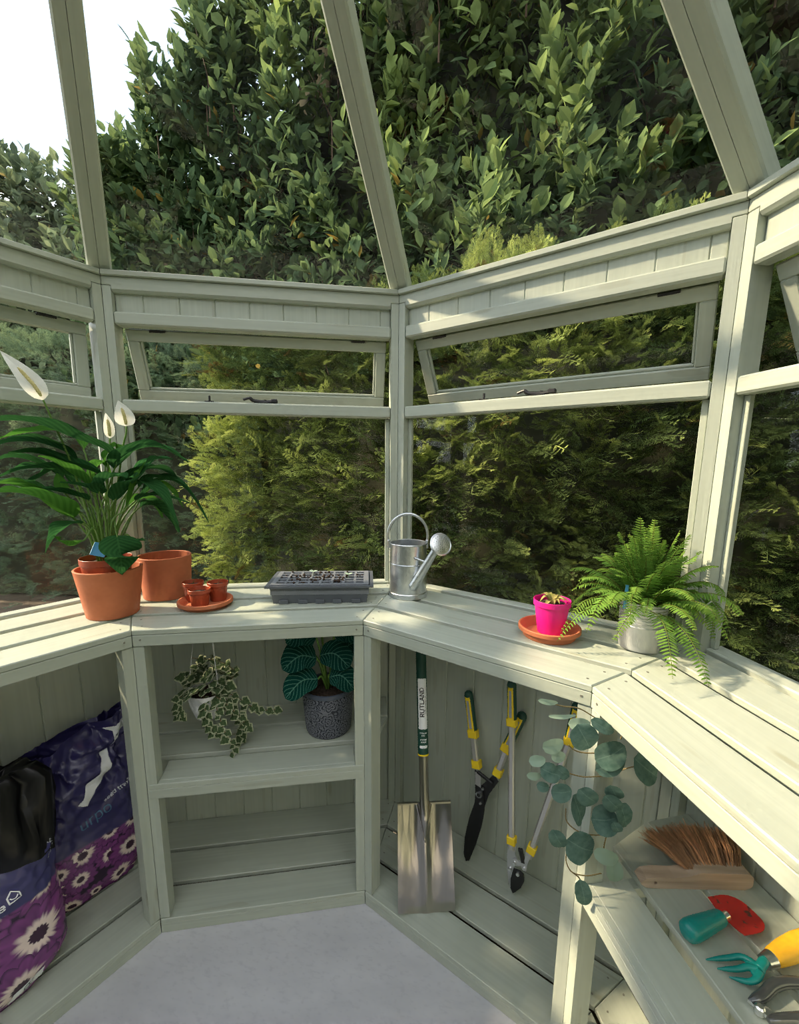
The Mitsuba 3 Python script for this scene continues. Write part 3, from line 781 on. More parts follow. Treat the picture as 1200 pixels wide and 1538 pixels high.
# ---------------------------------------------------------------- terracotta pots and saucers
t = thing('terracotta_pot', 'smooth terracotta pot at the bench corner, holding the peace lily in its plastic pot', 'pot')
part('body', t, put(pot_mesh(.0557, .072, .117, .006), at(-.6054, .5526, ZB)), 'terracotta', 35)
t = thing('terracotta_pot', 'empty terracotta pot standing behind the peace lily pot by the window post', 'pot')
part('body', t, put(pot_mesh(.060, .067, .1154, .005), at(-.5885, .7121, ZB)), 'terracotta', 35)
for x, y, rb, rt, h, lab in ((-.4274, .6622, .056, .0673, .0185, 'small terracotta saucer holding three tiny brown pots'), (.4227, .6869, .055, .0654, .0240, 'terracotta saucer under the bright pink pot')):
    t = thing('plant_saucer', lab, 'saucer')
    part('dish', t, put(pot_mesh(rb, rt, h, .0055, .0022, .009, floor_=.005), at(x, y, ZB)), 'terracotta', 35)
for j, (x, y, rb, rt, h, lab) in enumerate(((-.4772, .6805, .0205, .0270, .0505, 'small brown plastic nursery pot at the back left of the saucer'), (-.4165, .7000, .0200, .0265, .0500, 'small brown plastic nursery pot at the right of the saucer'),
                                        (-.4330, .6480, .0205, .0275, .0440, 'small brown plastic nursery pot at the front of the saucer'))):
    t = thing('nursery_pot', lab, 'pot')
    part('body', t, put(pot_mesh(rb, rt, h, .0012, .0016, .009, 40, .002, .0005), at(x, y, ZB + .0053)), 'nursery_plastic', 35)
    part('compost', t, put(disc(rt - .0045, h - .010, j, 20, .0012), at(x, y, ZB + .0053)), 'soil', True)
    if j < 2:
        p0 = np.array([x, y, ZB + h - .004]); part('seedling', t, cat([tube(bez([p0, p0 + [.002, 0, .008], p0 + [.008, -.002, .014]], 6), .0007, 5)]), 'lily_stem' if j == 0 else 'vine', 30)

# ---------------------------------------------------------------- peace lily
LILY = [
    ([[-0.611, 0.546, 1.048], [-0.562, 0.556, 1.185], [-0.597, 0.486, 1.233], [-0.634, 0.431, 1.259], [-0.674, 0.386, 1.256]], .034, 0),
    ([[-0.616, 0.54, 1.049], [-0.645, 0.538, 1.175], [-0.672, 0.493, 1.216], [-0.701, 0.445, 1.22], [-0.735, 0.407, 1.2]], .030, 0),
    ([[-0.6, 0.513, 1.028], [-0.596, 0.473, 1.057], [-0.592, 0.417, 1.099], [-0.603, 0.375, 1.119], [-0.628, 0.331, 1.121]], .033, 1),
    ([[-0.599, 0.515, 1.013], [-0.588, 0.482, 1.045], [-0.591, 0.448, 1.043], [-0.599, 0.425, 1.019], [-0.609, 0.413, 0.991]], .022, 0),
    ([[-0.563, 0.54, 1.041], [-0.543, 0.525, 1.029], [-0.527, 0.513, 1.003], [-0.522, 0.511, 0.965], [-0.529, 0.518, 0.925]], .030, 0),
    ([[-0.594, 0.566, 1.056], [-0.563, 0.555, 1.161], [-0.512, 0.567, 1.205], [-0.471, 0.599, 1.213], [-0.426, 0.634, 1.18]], .032, 0),
    ([[-0.583, 0.578, 1.045], [-0.556, 0.608, 1.115], [-0.511, 0.628, 1.143], [-0.459, 0.657, 1.115], [-0.42, 0.685, 1.028]], .022, 0),
    ([[-0.587, 0.574, 1.035], [-0.525, 0.567, 1.089], [-0.488, 0.58, 1.103], [-0.458, 0.598, 1.098], [-0.427, 0.633, 1.081]], .020, 0),
    ([[-0.579, 0.583, 1.024], [-0.57, 0.623, 1.067], [-0.541, 0.64, 1.072], [-0.517, 0.652, 1.044], [-0.493, 0.664, 1.003]], .034, 0),
    ([[-0.573, 0.513, 1.053], [-0.565, 0.493, 1.121], [-0.571, 0.456, 1.158], [-0.58, 0.43, 1.18], [-0.595, 0.414, 1.19]], .022, 1),
    ([[-0.637, 0.547, 1.037], [-0.676, 0.548, 1.126], [-0.703, 0.533, 1.16], [-0.727, 0.506, 1.141], [-0.751, 0.479, 1.115]], .024, 0),
    ([[-0.586, 0.545, 1.039], [-0.545, 0.53, 1.091], [-0.506, 0.529, 1.121], [-0.482, 0.541, 1.144], [-0.467, 0.573, 1.186]], .024, 0),
    ([[-0.579, 0.522, 1.042], [-0.576, 0.495, 1.093], [-0.585, 0.47, 1.108], [-0.598, 0.441, 1.119], [-0.62, 0.416, 1.126]], .022, 0),
    ([[-0.619, 0.582, 1.043], [-0.633, 0.597, 1.165], [-0.625, 0.606, 1.206], [-0.613, 0.62, 1.216], [-0.598, 0.621, 1.186]], .022, 1),
    ([[-0.566, 0.522, 1.043], [-0.548, 0.497, 1.108], [-0.531, 0.501, 1.14], [-0.508, 0.512, 1.149], [-0.49, 0.516, 1.144]], .026, 0),
    ([[-0.609, 0.594, 1.032], [-0.607, 0.641, 1.123], [-0.593, 0.671, 1.165], [-0.573, 0.694, 1.187], [-0.54, 0.716, 1.187]], .028, 0),
    ([[-0.599, 0.59, 1.028], [-0.583, 0.653, 1.096], [-0.563, 0.69, 1.122], [-0.545, 0.711, 1.099], [-0.53, 0.728, 1.058]], .024, 1),
    ([[-0.65, 0.563, 1.034], [-0.712, 0.553, 1.135], [-0.749, 0.527, 1.174], [-0.775, 0.494, 1.188], [-0.795, 0.462, 1.178]], .026, 0),
    ([[-0.558, 0.561, 1.008], [-0.533, 0.559, 0.997], [-0.517, 0.561, 0.997], [-0.502, 0.564, 0.998]], .010, 0),
    ([[-0.558, 0.531, 1.042], [-0.516, 0.533, 1.077], [-0.492, 0.545, 1.139], [-0.485, 0.553, 1.162], [-0.478, 0.56, 1.181]], .015, 1),
    ([[-0.58, 0.506, 1.03], [-0.571, 0.471, 1.012], [-0.579, 0.447, 1.002], [-0.582, 0.428, 1.014], [-0.59, 0.419, 1.029]], .018, 1),
    ([[-0.627, 0.559, 1.036], [-0.666, 0.575, 1.205], [-0.697, 0.555, 1.248], [-0.735, 0.512, 1.245], [-0.772, 0.47, 1.229]], .030, 1),
]
LFL = [
    ([[-0.624, 0.532, 1.054], [-0.631, 0.508, 1.184], [-0.638, 0.486, 1.264], [-0.64, 0.468, 1.318], [-0.654, 0.453, 1.354], [-0.676, 0.428, 1.396]], .020),
    ([[-0.591, 0.569, 1.056], [-0.557, 0.577, 1.205], [-0.542, 0.578, 1.248], [-0.543, 0.578, 1.281], [-0.549, 0.571, 1.317]], .0205),
    ([[-0.587, 0.543, 1.059], [-0.569, 0.548, 1.176], [-0.565, 0.553, 1.218], [-0.564, 0.554, 1.256], [-0.566, 0.551, 1.288]], .011),
    ([[-0.607, 0.505, 1.043], [-0.594, 0.475, 1.09], [-0.594, 0.46, 1.113], [-0.599, 0.455, 1.136], [-0.601, 0.452, 1.156]], .012),
]
def turned(j, deg, k, dz):
    P = np.array(LILY[j][0]); c = np.array([-.607, .550, .96]); d = (P - c) * [k, k, k]; a = math.radians(deg)
    return (np.stack([c[0] + d[:, 0] * math.cos(a) - d[:, 1] * math.sin(a), c[1] + d[:, 0] * math.sin(a) + d[:, 1] * math.cos(a), c[2] + d[:, 2] + dz], 1).tolist(), LILY[j][1] * .9, LILY[j][2])


LILY += [turned(0, -24, .86, -.02), turned(1, 14, .90, -.03), turned(5, 22, .88, -.02), turned(6, -30, .85, .02), turned(2, -22, .9, .03), turned(12, 24, .95, .02), turned(16, 20, .9, -.02), turned(15, -22, .9, -.03), turned(13, 30, .92, -.02), turned(17, 18, .9, -.03)]
t = thing('peace_lily', 'large peace lily with arching dark green leaves and white flowers in a brown plastic pot', 'potted plant')
cx, cy = -.607, .550
part('nursery_pot', t, put(pot_mesh(.044, .0545, .135, .0015, .0022, .014, 48, .003, .0006), at(cx, cy, ZB + .0075)), 'nursery_plastic', 35)
part('compost', t, put(disc(.0515, .120, 3), at(cx, cy, ZB + .0075)), 'soil', True)
for j, (pts, w, pale) in enumerate(LILY):
    P = np.array(pts); root = np.array([cx + (P[0][0] - cx) * .35, cy + (P[0][1] - cy) * .35, ZB + .126])
    full = bez(np.vstack([root, P]), 40); cut = 16 if j not in (4, 18) else (20 if j == 4 else 18)
    part('stem', t, tube(full[:cut + 2], np.linspace(.0026, .0017, cut + 2), 6), 'lily_stem', True)
    k = leaf('leaf', t, full[cut:], w * 1.42, 'lily_leaf_pale' if pale else 'lily_leaf', fold=.42, m=3, wave=.06, seed=j, prof=lambda s: max(.02, (math.sin(math.pi * min(1, s ** .72 * .985 + .012)) ** .85)))
for j, (pts, w) in enumerate(LFL):
    P = np.array(pts); root = np.array([cx + (P[0][0] - cx) * .4, cy + (P[0][1] - cy) * .4, ZB + .126])
    full = bez(np.vstack([root, P]), 44); nb = {0: 27, 1: 29, 2: 29, 3: 27}[j]
    toc = np.array([.747, -.665, .0])
    part('flower_stalk', t, tube(full[:nb + 1], np.linspace(.0028, .0017, nb + 1), 7), 'lily_stem', True)
    sp = full[nb:]
    fl = leaf('flower', t, sp, w, 'spathe' if j < 3 else 'lily_leaf_pale', up=toc, fold=.35, m=4, wave=.05, seed=j + 50, label='white pointed flower bract' if j < 3 else 'greenish flower bud', prof=lambda s: max(.02, math.sin(math.pi * min(1, s ** .62 * .985 + .015)) ** .8))
    if j < 3:
        nrm = toc / np.linalg.norm(toc); i1 = len(sp) * 3 // 4
        core = sp[1:i1] + nrm * np.linspace(.004, .009, i1 - 1)[:, None]
        part('spadix', fl, tube(core, [.0022] + [.0034] * (len(core) - 3) + [.0030, .0014], 8), 'spadix', True, 'knobbly yellow-green flower spike')
q = np.array([[-.585, .490, .974], [-.562, .505, .966], [-.566, .530, .988], [-.592, .512, .998]])
tagm = hull(np.vstack([q, q + [.0005, .0007, .0009]])); part('care_tag', t, tagm, 'label_blue', False, 'blue plant care tag')

# ---------------------------------------------------------------- seed tray
t = thing('seed_tray', 'dark grey plastic seed tray with forty cells and two seedlings', 'seed tray')
ta = 17.8; tm = at(-.1700, .8230, ZB, ta)
LX, LY, HT = .283, .165, .050
bx = LX / 2 - .012; by = LY / 2 - .010
def ring(x0, y0, z): return [(-x0, -y0, z), (x0, -y0, z), (x0, y0, z), (-x0, y0, z)]
V = np.array(ring(bx - .006, by - .006, .0006) + ring(bx, by, HT - .006) + ring(LX / 2, LY / 2, HT - .005) + ring(LX / 2, LY / 2, HT) + ring(bx + .002, by + .002, HT) + ring(bx - .0075, by - .0075, .003))
F = [(0, 2, 1), (0, 3, 2)]
for k in range(5):
    for e in range(4):
        a, b = k * 4 + e, k * 4 + (e + 1) % 4; F += [(a, b, b + 4), (a, b + 4, a + 4)]
F += [(20, 21, 22), (20, 22, 23)]
shell = trimesh.Trimesh(V, np.array(F), process=False)
ribs = [cbox((x - .012, -by - .0012, .0002), (x + .012, -by + .014, .011), .001) for x in (-.095, -.045, .0, .045, .095)]
part('tray', t, put(shell, tm), 'tray_plastic', False)
for rb_ in ribs: part('foot', t, put(rb_, tm), 'tray_plastic')
ix, iy = bx - .001, by - .001; nx, ny = 8, 5; bars = []
xs = np.linspace(-ix + .006, ix - .006, nx + 1); ys = np.linspace(-iy + .006, iy - .006, ny + 1)
for k, x in enumerate(xs): bars.append(cbox((x - (.0035 if 0 < k < nx else .007), -iy, HT - .026), (x + (.0035 if 0 < k < nx else .007), iy, HT + .0035), .001))
for k, y in enumerate(ys): bars.append(cbox((-ix, y - (.003 if 0 < k < ny else .006), HT - .026), (ix, y + (.003 if 0 < k < ny else .006), HT + .0032), .001))
scene['insert_plastic'] = pr((0.16, 0.175, 0.195), 0.42)
part('cell_insert', t, put(cat(bars), tm), 'insert_plastic')
g = np.random.default_rng(5)
for i in range(nx):
    for j in range(ny):
        full = (.006 if g.random() < .45 and 0 < i < 7 else .014) + g.random() * .004
        m_ = cbox((xs[i] + .003, ys[j] + .0025, HT - .024), (xs[i + 1] - .003, ys[j + 1] - .0025, HT - full), .002)
        part('compost', t, put(m_, tm), 'soil')
crumb = []
for k in range(90):
    s = g.uniform(.0012, .0045); x = g.normal(0, .055); y = g.normal(-.005, .030)
    if abs(x) > ix - .004 or abs(y) > iy - .004: continue
    c = trimesh.creation.icosphere(1, s); c.vertices *= g.uniform(.6, 1.3, 3); c.apply_translation((x, y, HT + .0035 + s * .3)); crumb.append(c)
part('crumbs', t, put(cat(crumb), tm), 'soil', False, 'loose crumbs of compost', True)
scene['seedling_leaf'] = leafmat((0.42, 0.55, 0.42), 0.5, 0.5)
for sx, sy in ((-.030, .032), (.072, -.002)):
    sd = []
    for a in (20, 140, 260):
        d = np.array([math.cos(math.radians(a)), math.sin(math.radians(a)), .35]); b0 = np.array([sx, sy, HT + .010])
        b_, _ = blade(bez([b0, b0 + d * .008, b0 + d * .014 + [0, 0, -.001]], 7), .006, m=2); sd.append(b_)
    part('seedling', t, put(cat(sd + [tube(np.array([[sx, sy, HT - .005], [sx, sy, HT + .010]]), .0009, 5)]), tm), 'seedling_leaf', True, 'pale green seedling')

# ---------------------------------------------------------------- watering can
t = thing('watering_can', 'galvanised metal watering can with hoop handle and round rose', 'watering can')
RG = np.array([.9707, .2402, 0]); TW = np.array([.2402, -.9707, 0]); Z3 = np.array([0, 0, 1.0])
can = np.array([.0600, .893, ZB]); R_ = .0525; H_ = .152
prof_ = [(0, .001), (R_ + .0005, .0), (R_ + .0018, .0012), (R_ + .0018, .013), (R_ + .0004, .0148), (R_, .016), (R_ - .0006, H_ * .62), (R_ + .0008, H_ * .63), (R_ - .0006, H_ * .64), (R_ - .0016, H_ - .004), (R_ - .0002, H_ - .0035), (R_ + .0008, H_ - .0012), (R_ - .0002, H_ + .0006), (R_ - .0026, H_ - .001), (R_ - .0026, .004), (0, .004)]
part('body', t, put(lathe(prof_, 72), M4(None, can)), 'galvanised', 30)
a = np.radians(np.linspace(-14, 194, 34))
hoop = can + RG * (-.002 + .0555 * np.cos(a))[:, None] + Z3 * (.170 + .062 * np.sin(a))[:, None]
strip = tube(hoop, .0042, 10); part('hoop_handle', t, strip, 'galvanised', True)
for s in (-1, 1):
    c = can + RG * (s * .0535 - .002) + Z3 * .148; part('handle_lug', t, hull(np.vstack([cbox((-.004, -.007, -.012), (.004, .007, .012), .002).vertices @ np.stack([RG, TW, Z3]) + c])), 'galvanised')
back = bez([can - TW * (R_ - .004) + RG * .004 + Z3 * .142, can - TW * .083 + RG * .010 + Z3 * .160, can - TW * .098 + RG * .012 + Z3 * .110, can - TW * .072 + RG * .006 + Z3 * .055, can - TW * (R_ - .004) + Z3 * .040], 24)
b0, b1 = can + TW * .047 + RG * .014 + Z3 * .040, can + TW * .070 + RG * .072 + Z3 * .150
ax = b1 - b0; lin = np.linspace(0, 1, 10)
part('spout', t, tube(b0 + np.outer(lin, ax), np.interp(lin, [0, 1], [.0145, .0095]), 20), 'galvanised', 30)
base_end = put(trimesh.creation.icosphere(2, .0145), M4(None, b0)); part('spout_joint', t, base_end, 'galvanised', True)
rd = TW * .80 + RG * .30 + Z3 * .40; rd /= np.linalg.norm(rd)
rose = lathe([(0, -.006), (.0095, -.012), (.0115, -.012), (.028, .006), (.0305, .008), (.0305, .0112), (.028, .0125), (.0265, .011), (.016, .0142), (0, .0155)], 40)
RM = M4(frame(rd), b1 + rd * .010 + ax / np.linalg.norm(ax) * .006)
rs = part('rose', t, put(rose, RM), 'galvanised', 30)
holes = []
for r_, k_ in ((.004, 5), (.0095, 10), (.0150, 15), (.0205, 20)):
    for k in range(k_):
        h_ = trimesh.creation.icosphere(1, .0010); an = 2 * math.pi * k / k_; h_.apply_translation((r_ * math.cos(an), r_ * math.sin(an), .0158 - .0045 * (r_ / .0265) ** 2)); holes.append(h_)
part('spray_holes', rs, put(cat(holes), RM), 'iron', stuff=True)
part('brace', t, tube(np.array([can + TW * .050 + RG * .016 + Z3 * .118, b0 + ax * .62]), .0032, 8), 'galvanised', True)

# ---------------------------------------------------------------- pink pot
t = thing('pink_pot', 'small bright pink plastic pot with a withered plant in the saucer', 'pot')
px, py, pz = .4262, .6960, ZB + .0053
part('body', t, put(pot_mesh(.0275, .0393, .0745, .0018, .0012, .012, 56, .003, .0007), at(px, py, pz)), 'pink_plastic', 35)
part('compost', t, put(disc(.0350, .062, 8, 24, .002), at(px, py, pz)), 'soil', True)
g = np.random.default_rng(9)
scene['withered'] = leafmat(mikit.proc(lambda p, n, uv: mix((0.20, 0.22, 0.05), (0.42, 0.33, 0.15), noise(p.x * 90.0, p.y * 90.0, p.z * 90.0))), 0.5, 0.4)
for k in range(11):
    an = 2.4 * k; d = np.array([math.cos(an), math.sin(an), 0]); b0_ = np.array([px, py, pz + .064]) + d * .004
    ln = g.uniform(.018, .036)
    leaf('withered_leaf', t, bez([b0_, b0_ + d * ln * .45 + [0, 0, g.uniform(.010, .018)], b0_ + d * ln + [0, 0, g.uniform(-.002, .012)]], 8), g.uniform(.004, .007), 'withered', m=2, fold=.6)

# ---------------------------------------------------------------- fern in a zinc pot
t = thing('potted_fern', 'bushy bright green fern arching out of a ribbed zinc pot', 'potted plant')
fx, fy = .6000, .6745
zp = [(0, .0), (.0385, 0), (.0395, .0012)]
for z in np.linspace(.002, .098, 40):
    zp.append((.0395 + .0045 * z / .1 + (.0007 * math.sin(z * 900) if z > .050 else 0), z))
zp += [(.0445, .0990), (.0435, .1005), (.0422, .0990), (.0375, .004), (0, .004)]
part('pot', t, put(lathe(zp, 64), at(fx, fy, ZB)), 'zinc', 40)
part('compost', t, put(disc(.0400, .086, 12), at(fx, fy, ZB)), 'soil', True)
part('care_tag', t, put(hull([(-.003, 0, 0), (.003, 0, 0), (.003, .0006, 0), (-.003, .0006, 0), (-.003, 0, .05), (.003, 0, .05), (.003, .0006, .05), (-.003, .0006, .05)]), M4(rotm((1, 0, 0), 5), (fx - .041, fy - .022, ZB + .085))), 'label_blue', False, 'blue plant tag')
g = np.random.default_rng(31)


def frond(spine, w, seed):
    r = np.random.default_rng(seed); P = np.asarray(spine); n = len(P); tg = np.gradient(P, axis=0); tg /= np.linalg.norm(tg, axis=1, keepdims=True)
    V, F, C = [], [], []
    stem = tube(P, np.linspace(.0011, .0004, n), 4); V += list(stem.vertices); F += [tuple(f) for f in stem.faces]; C += [(.16, .20, .04)] * len(stem.vertices)
    tone = r.uniform(.8, 1.25)
    for i in range(int(n * .16), n - 1):
        s = i / (n - 1); ln = w * (math.sin(math.pi * min(1, s * .80 + .17)) ** .7) * r.uniform(.85, 1.1)
        side = np.cross(tg[i], (0, 0, 1)); side /= np.linalg.norm(side) + 1e-9; up = np.cross(side, tg[i])
        for q in (-1, 1):
            if r.random() < .04: continue
            d = side * q * .93 + tg[i] * .36 - up * r.uniform(.05, .35); d /= np.linalg.norm(d)
            x = np.cross(d, up); x /= np.linalg.norm(x) + 1e-9; o = len(V); h = ln * .035 + .0012
            b = P[i]; pts = [b, b + d * ln * .22 + x * h, b + d * ln * .22 - x * h, b + d * ln * .68 + x * h * .8 - up * ln * .05, b + d * ln * .68 - x * h * .8 - up * ln * .05, b + d * ln - up * ln * .16]
            V += pts; F += [(o, o + 1, o + 2), (o + 1, o + 3, o + 4), (o + 1, o + 4, o + 2), (o + 3, o + 5, o + 4)]
            c = np.array([.125, .265, .050]) * tone * (1 - .10 * s) + np.array([.09, .09, .01]) * s * r.uniform(.3, 1); C += [tuple(c)] * 6
    return trimesh.Trimesh(np.array(V), np.array(F), process=False), np.array(C)


for k in range(96):
    an = k * 2.39996 + .3; ring_ = k / 95
    el = 86 - 58 * ring_ + g.normal(0, 9); ln = g.uniform(.15, .235)
    d = np.array([math.cos(an), math.sin(an), 0]); b0_ = np.array([fx, fy, ZB + .084]) + d * .026 * ring_
    e = math.radians(el); droop = .16 + .66 * ring_ * g.uniform(.6, 1.25)
    s = np.linspace(0, 1, 32)[:, None]
    P = b0_ + (d * math.cos(e) + Z3 * math.sin(e)) * ln * s - Z3 * ln * droop * s ** 2.2 + np.cross(d, Z3) * g.normal(0, .02) * s ** 2
    P[:, 2] = np.maximum(P[:, 2], ZB + .006 + .01 * g.random())
    q_ = P[:, :2] - [fx, fy]; r_ = np.linalg.norm(q_, axis=1, keepdims=True); P[:, :2] = [fx, fy] + q_ / np.maximum(r_, 1e-6) * np.where(r_ > .12, .12 + (r_ - .12) * .75, r_)
    rr = (P[:, :2] @ np.array([.9239, .3827])); over = np.maximum(rr - .900, 0); P[:, :2] -= over[:, None] * np.array([.9239, .3827])
    rr = (P[:, :2] @ np.array([.3827, .9239])); over = np.maximum(rr - .900, 0); P[:, :2] -= over[:, None] * np.array([.3827, .9239])
    fm, fc = frond(P, g.uniform(.017, .025), k)
    part('frond', t, fm, 'fern', False, color=fc)
# ---------------------------------------------------------------- hanging ivy
t = thing('hanging_ivy', 'variegated ivy trailing from a white hanging pot under the middle bench', 'hanging plant')
hx, hy, hz = -.428, .6448, .512
part('pot', t, put(lathe([(0, 0), (.026, 0), (.032, .004), (.0445, .040), (.0478, .064), (.0490, .066), (.0490, .074), (.0470, .075), (.0455, .070), (.030, .006), (0, .006)], 48), at(hx, hy, hz)), 'white_plastic', 35, 'white marbled plastic pot')
part('compost', t, put(disc(.0440, .064, 21), at(hx, hy, hz)), 'soil', True)
for a in (200, 345, 90):
    r_ = math.radians(a); e0 = np.array([hx + .047 * math.cos(r_), hy + .047 * math.sin(r_), hz + .072]); e1 = np.array([hx + .020 * math.cos(r_) + .006, hy + .020 * math.sin(r_), Z_BENCHB - .001])
    part('cord', t, tube(np.array([e0, e1]), .0011, 6), 'white_plastic', True, 'thin white hanger cord')
g = np.random.default_rng(77); TB = np.array([.9239, .3827, 0]); NB = np.array([-.3827, .9239, 0])


def ivy_leaf(size):
    """A three to five pointed ivy leaf, flat along +x."""
    lob = [(.04, .07), (-.10, .30), (.02, .44), (.22, .46), (.40, .58), (.56, .40), (.76, .26), (1.0, 0)]
    up_ = lob; lo_ = [(x, -y) for x, y in lob[::-1][1:]]
    rim = np.array(up_ + lo_[:-1]) * size; c = np.array([.34 * size, 0])
    V = [(c[0], c[1], .05 * size)] + [(x, y, -.10 * abs(y) - .06 * x) for x, y in rim]; n = len(rim)
    F = [(0, 1 + k, 1 + (k + 1) % n) for k in range(n)]
    uv = [(0.4, 0.0)] + [(max(0, x / size), 1.0 if y >= 0 else -1.0) for x, y in rim]
    return np.array(V), np.array(F), np.array(uv)


vines = []
def addleaf(o, d, nrm, size):
    V, F, uv = ivy_leaf(size)
    R = basis(np.array([d]), np.array([nrm]))[0]
    part('leaf', t, trimesh.Trimesh(V @ R.T + o, F, process=False), 'ivy_leaf', False, uv=uv)


top = np.array([hx, hy, hz + .072])
for k in range(62):
    an = k * 2.4; rr = .058 * math.sqrt((k + .5) / 62); el = g.uniform(.15, 1.1)
    o = top + np.array([rr * math.cos(an), rr * math.sin(an), .012 + .085 * (1 - (rr / .066) ** 2) * g.random()])
    d = np.array([math.cos(an) + g.normal(0, .4), math.sin(an) + g.normal(0, .4), g.uniform(-.5, .3)])
    addleaf(o, d, np.array([g.normal(0, .4), -0.6 + g.normal(0, .3), .8]), g.uniform(.020, .033))
trails = [[(0.030, -.020, .074), (.060, -.030, .050), (.085, -.030, .010), (.085, -.020, -.050), (.080, -.015, -.075)],
          [(0.035, -.015, .076), (.075, -.020, .060), (.115, -.012, .022), (.150, .0, .002), (.185, .012, -.004)],
          [(0.020, -.030, .074), (.040, -.058, .040), (.055, -.066, -.010), (.075, -.062, -.055), (.060, -.055, -.100), (.018, -.05, -.125), (.004, -.048, -.142)],
          [(-.030, -.020, .074), (-.060, -.026, .070), (-.066, -.030, .040), (-.062, -.03, .020)], [(0.020, -.030, .076), (.050, -.05, .066), (.078, -.046, .030), (.095, -.03, -.010), (.100, -.03, -.03)],
          [(0, -.03, .074), (.010, -.058, .050), (.018, -.064, .010), (.035, -.06, -.020)], [(0.04, .01, .078), (.07, .01, .11), (.04, 0, .15), (-.03, .0, .165)]]
for pts in trails:
    P = np.array([np.array([hx, hy, hz]) + TB * a + NB * b + Z3 * c for a, b, c in pts]); n = 9 * len(pts); C_ = bez(P, n)
    C_[:, 2] = np.maximum(C_[:, 2], Z_SHELF + .006 if False else -9)
    part('vine', t, tube(C_, .0010, 5), 'vine', True)
    for i in range(3, n, 3):
        sd = 1 if i % 2 else -1; tg = C_[min(i + 1, n - 1)] - C_[i - 1]
        d = tg / np.linalg.norm(tg) * .5 + TB * sd * .7 + Z3 * g.uniform(-.5, .2) - NB * .2
        addleaf(C_[i], d, np.array([.25 * g.normal(), -.8, .7]) , g.uniform(.015, .028))

# ---------------------------------------------------------------- calathea
t = thing('potted_calathea', 'plant with round dark leaves striped pale green in an embossed blue-grey pot', 'potted plant')
kx, ky = -.1497, .8000; kz = Z_SHELF + .0002
prof_ = [(.058, 0), (.062, .003), (.066, .022), (.0700, .080), (.0715, .112), (.0690, .121)]
V_, U_ = [], []; n = 72
pp = bez(np.array([(r, 0, z) for r, z in prof_]), 40)[:, [0, 2]]
for r_, z in pp:
    for k in range(n + 1):
        a = 2 * math.pi * k / n; V_.append((r_ * math.cos(a), r_ * math.sin(a), z)); U_.append((k / n * 2.2, z * 12))
F_ = []
for i in range(len(pp) - 1):
    for k in range(n): a = i * (n + 1) + k; F_ += [(a, a + 1, a + n + 2), (a, a + n + 2, a + n + 1)]
part('pot', t, put(trimesh.Trimesh(np.array(V_), np.array(F_), process=False), at(kx, ky, kz)), 'carved_glaze', True, 'blue-grey pot embossed with scrolling flowers', uv=np.array(U_))
part('pot_rim', t, put(lathe([(.0690, .1205), (.0725, .123), (.0735, .128), (.0725, .134), (.0690, .1355), (.0660, .133), (.0640, .110), (0, .110)], 64), at(kx, ky, kz)), 'glaze', 35)
part('pot_base', t, put(lathe([(0, .0), (.056, 0), (.058, .0008), (.0585, .001), (0, .002)], 48), at(kx, ky, kz)), 'glaze', 35)
part('compost', t, put(disc(.0642, .123, 22, 28, .003), at(kx, ky, kz)), 'soil', True)
CAL = [((-.030, -.02, .215), (-.118, -.05, .200), .043), ((-.020, -.02, .222), (.060, -.050, .196), .042), ((-.026, -.045, .165), (-.112, -.070, .128), .040), ((.004, -.045, .168), (.072, -.065, .138), .036),
       ((-.03, .0, .265), (-.11, -.02, .262), .042), ((.02, .0, .270), (.085, -.01, .262), .040), ((-.04, .04, .200), (-.125, .03, .178), .040), ((.05, .03, .22), (.11, .03, .195), .038), ((-.02, .05, .28), (.03, .06, .30), .040)]
o3 = np.array([kx, ky, kz])
for j, (a, b, w) in enumerate(CAL):
    A, B_ = (o3 + TB * p[0] + NB * p[1] + Z3 * min(p[2] + .010, .345) for p in (a, b)); root = o3 + TB * a[0] * .15 + NB * a[1] * .15 + Z3 * .124
    mid = (A + B_) / 2 + Z3 * .022
    part('stem', t, tube(bez([root, root * .45 + A * .55 + Z3 * .02, A], 12), .0030, 7), 'lily_stem', True)
    leaf('leaf', t, bez([A, mid, B_], 18), w, 'calathea_leaf', fold=.12, m=4, wave=.03, seed=j, up=np.array([.15, -.55, .8]), prof=lambda s: max(.03, math.sqrt(max(0, 1 - (2 * s - 1) ** 2)) if s > .5 else math.sqrt(max(0, 1 - (2 * s - 1) ** 2)) ** .8))

# ---------------------------------------------------------------- spade
t = thing('garden_spade', 'stainless steel border spade with a dark green shaft sleeve leaning under the bench', 'spade')
S0 = np.array([.1728, .6540, Z_DECK + .0004]); S1 = np.array([.0980, .8850, .7640])       # foot of the blade, top of the shaft
S1 = np.array([.1095, .842, .664]); yv = S1 - S0; yv /= np.linalg.norm(yv)
xv = np.array([.956, .293, 0]); xv -= yv * (xv @ yv); xv /= np.linalg.norm(xv); zv = np.cross(xv, yv)         # zv looks at the camera
SP = np.eye(4); SP[:3, 0], SP[:3, 1], SP[:3, 2], SP[:3, 3] = xv, yv, zv, S0
BW, BH = .0715, .268
gx_, gy_ = 34, 40; V_, F_ = [], []
for sidez in (1, -1):
    for j in range(gy_ + 1):
        v = j / gy_
        for i in range(gx_ + 1):
            u = 2 * i / gx_ - 1
            hw = BW * (1.03 - .05 * v); yy = v * BH + (.010 * (u * u) * (1 - v))
            zz = -.014 * (1 - u * u) * .7 + .013 * math.exp(-(u / .15) ** 2) * (.15 + .85 * v) + .004 * math.cos(u * 7.0) * (.3 + v) * .5 + .003
            V_.append((u * hw, yy, zz + sidez * .0009))
n1_ = (gx_ + 1) * (gy_ + 1)
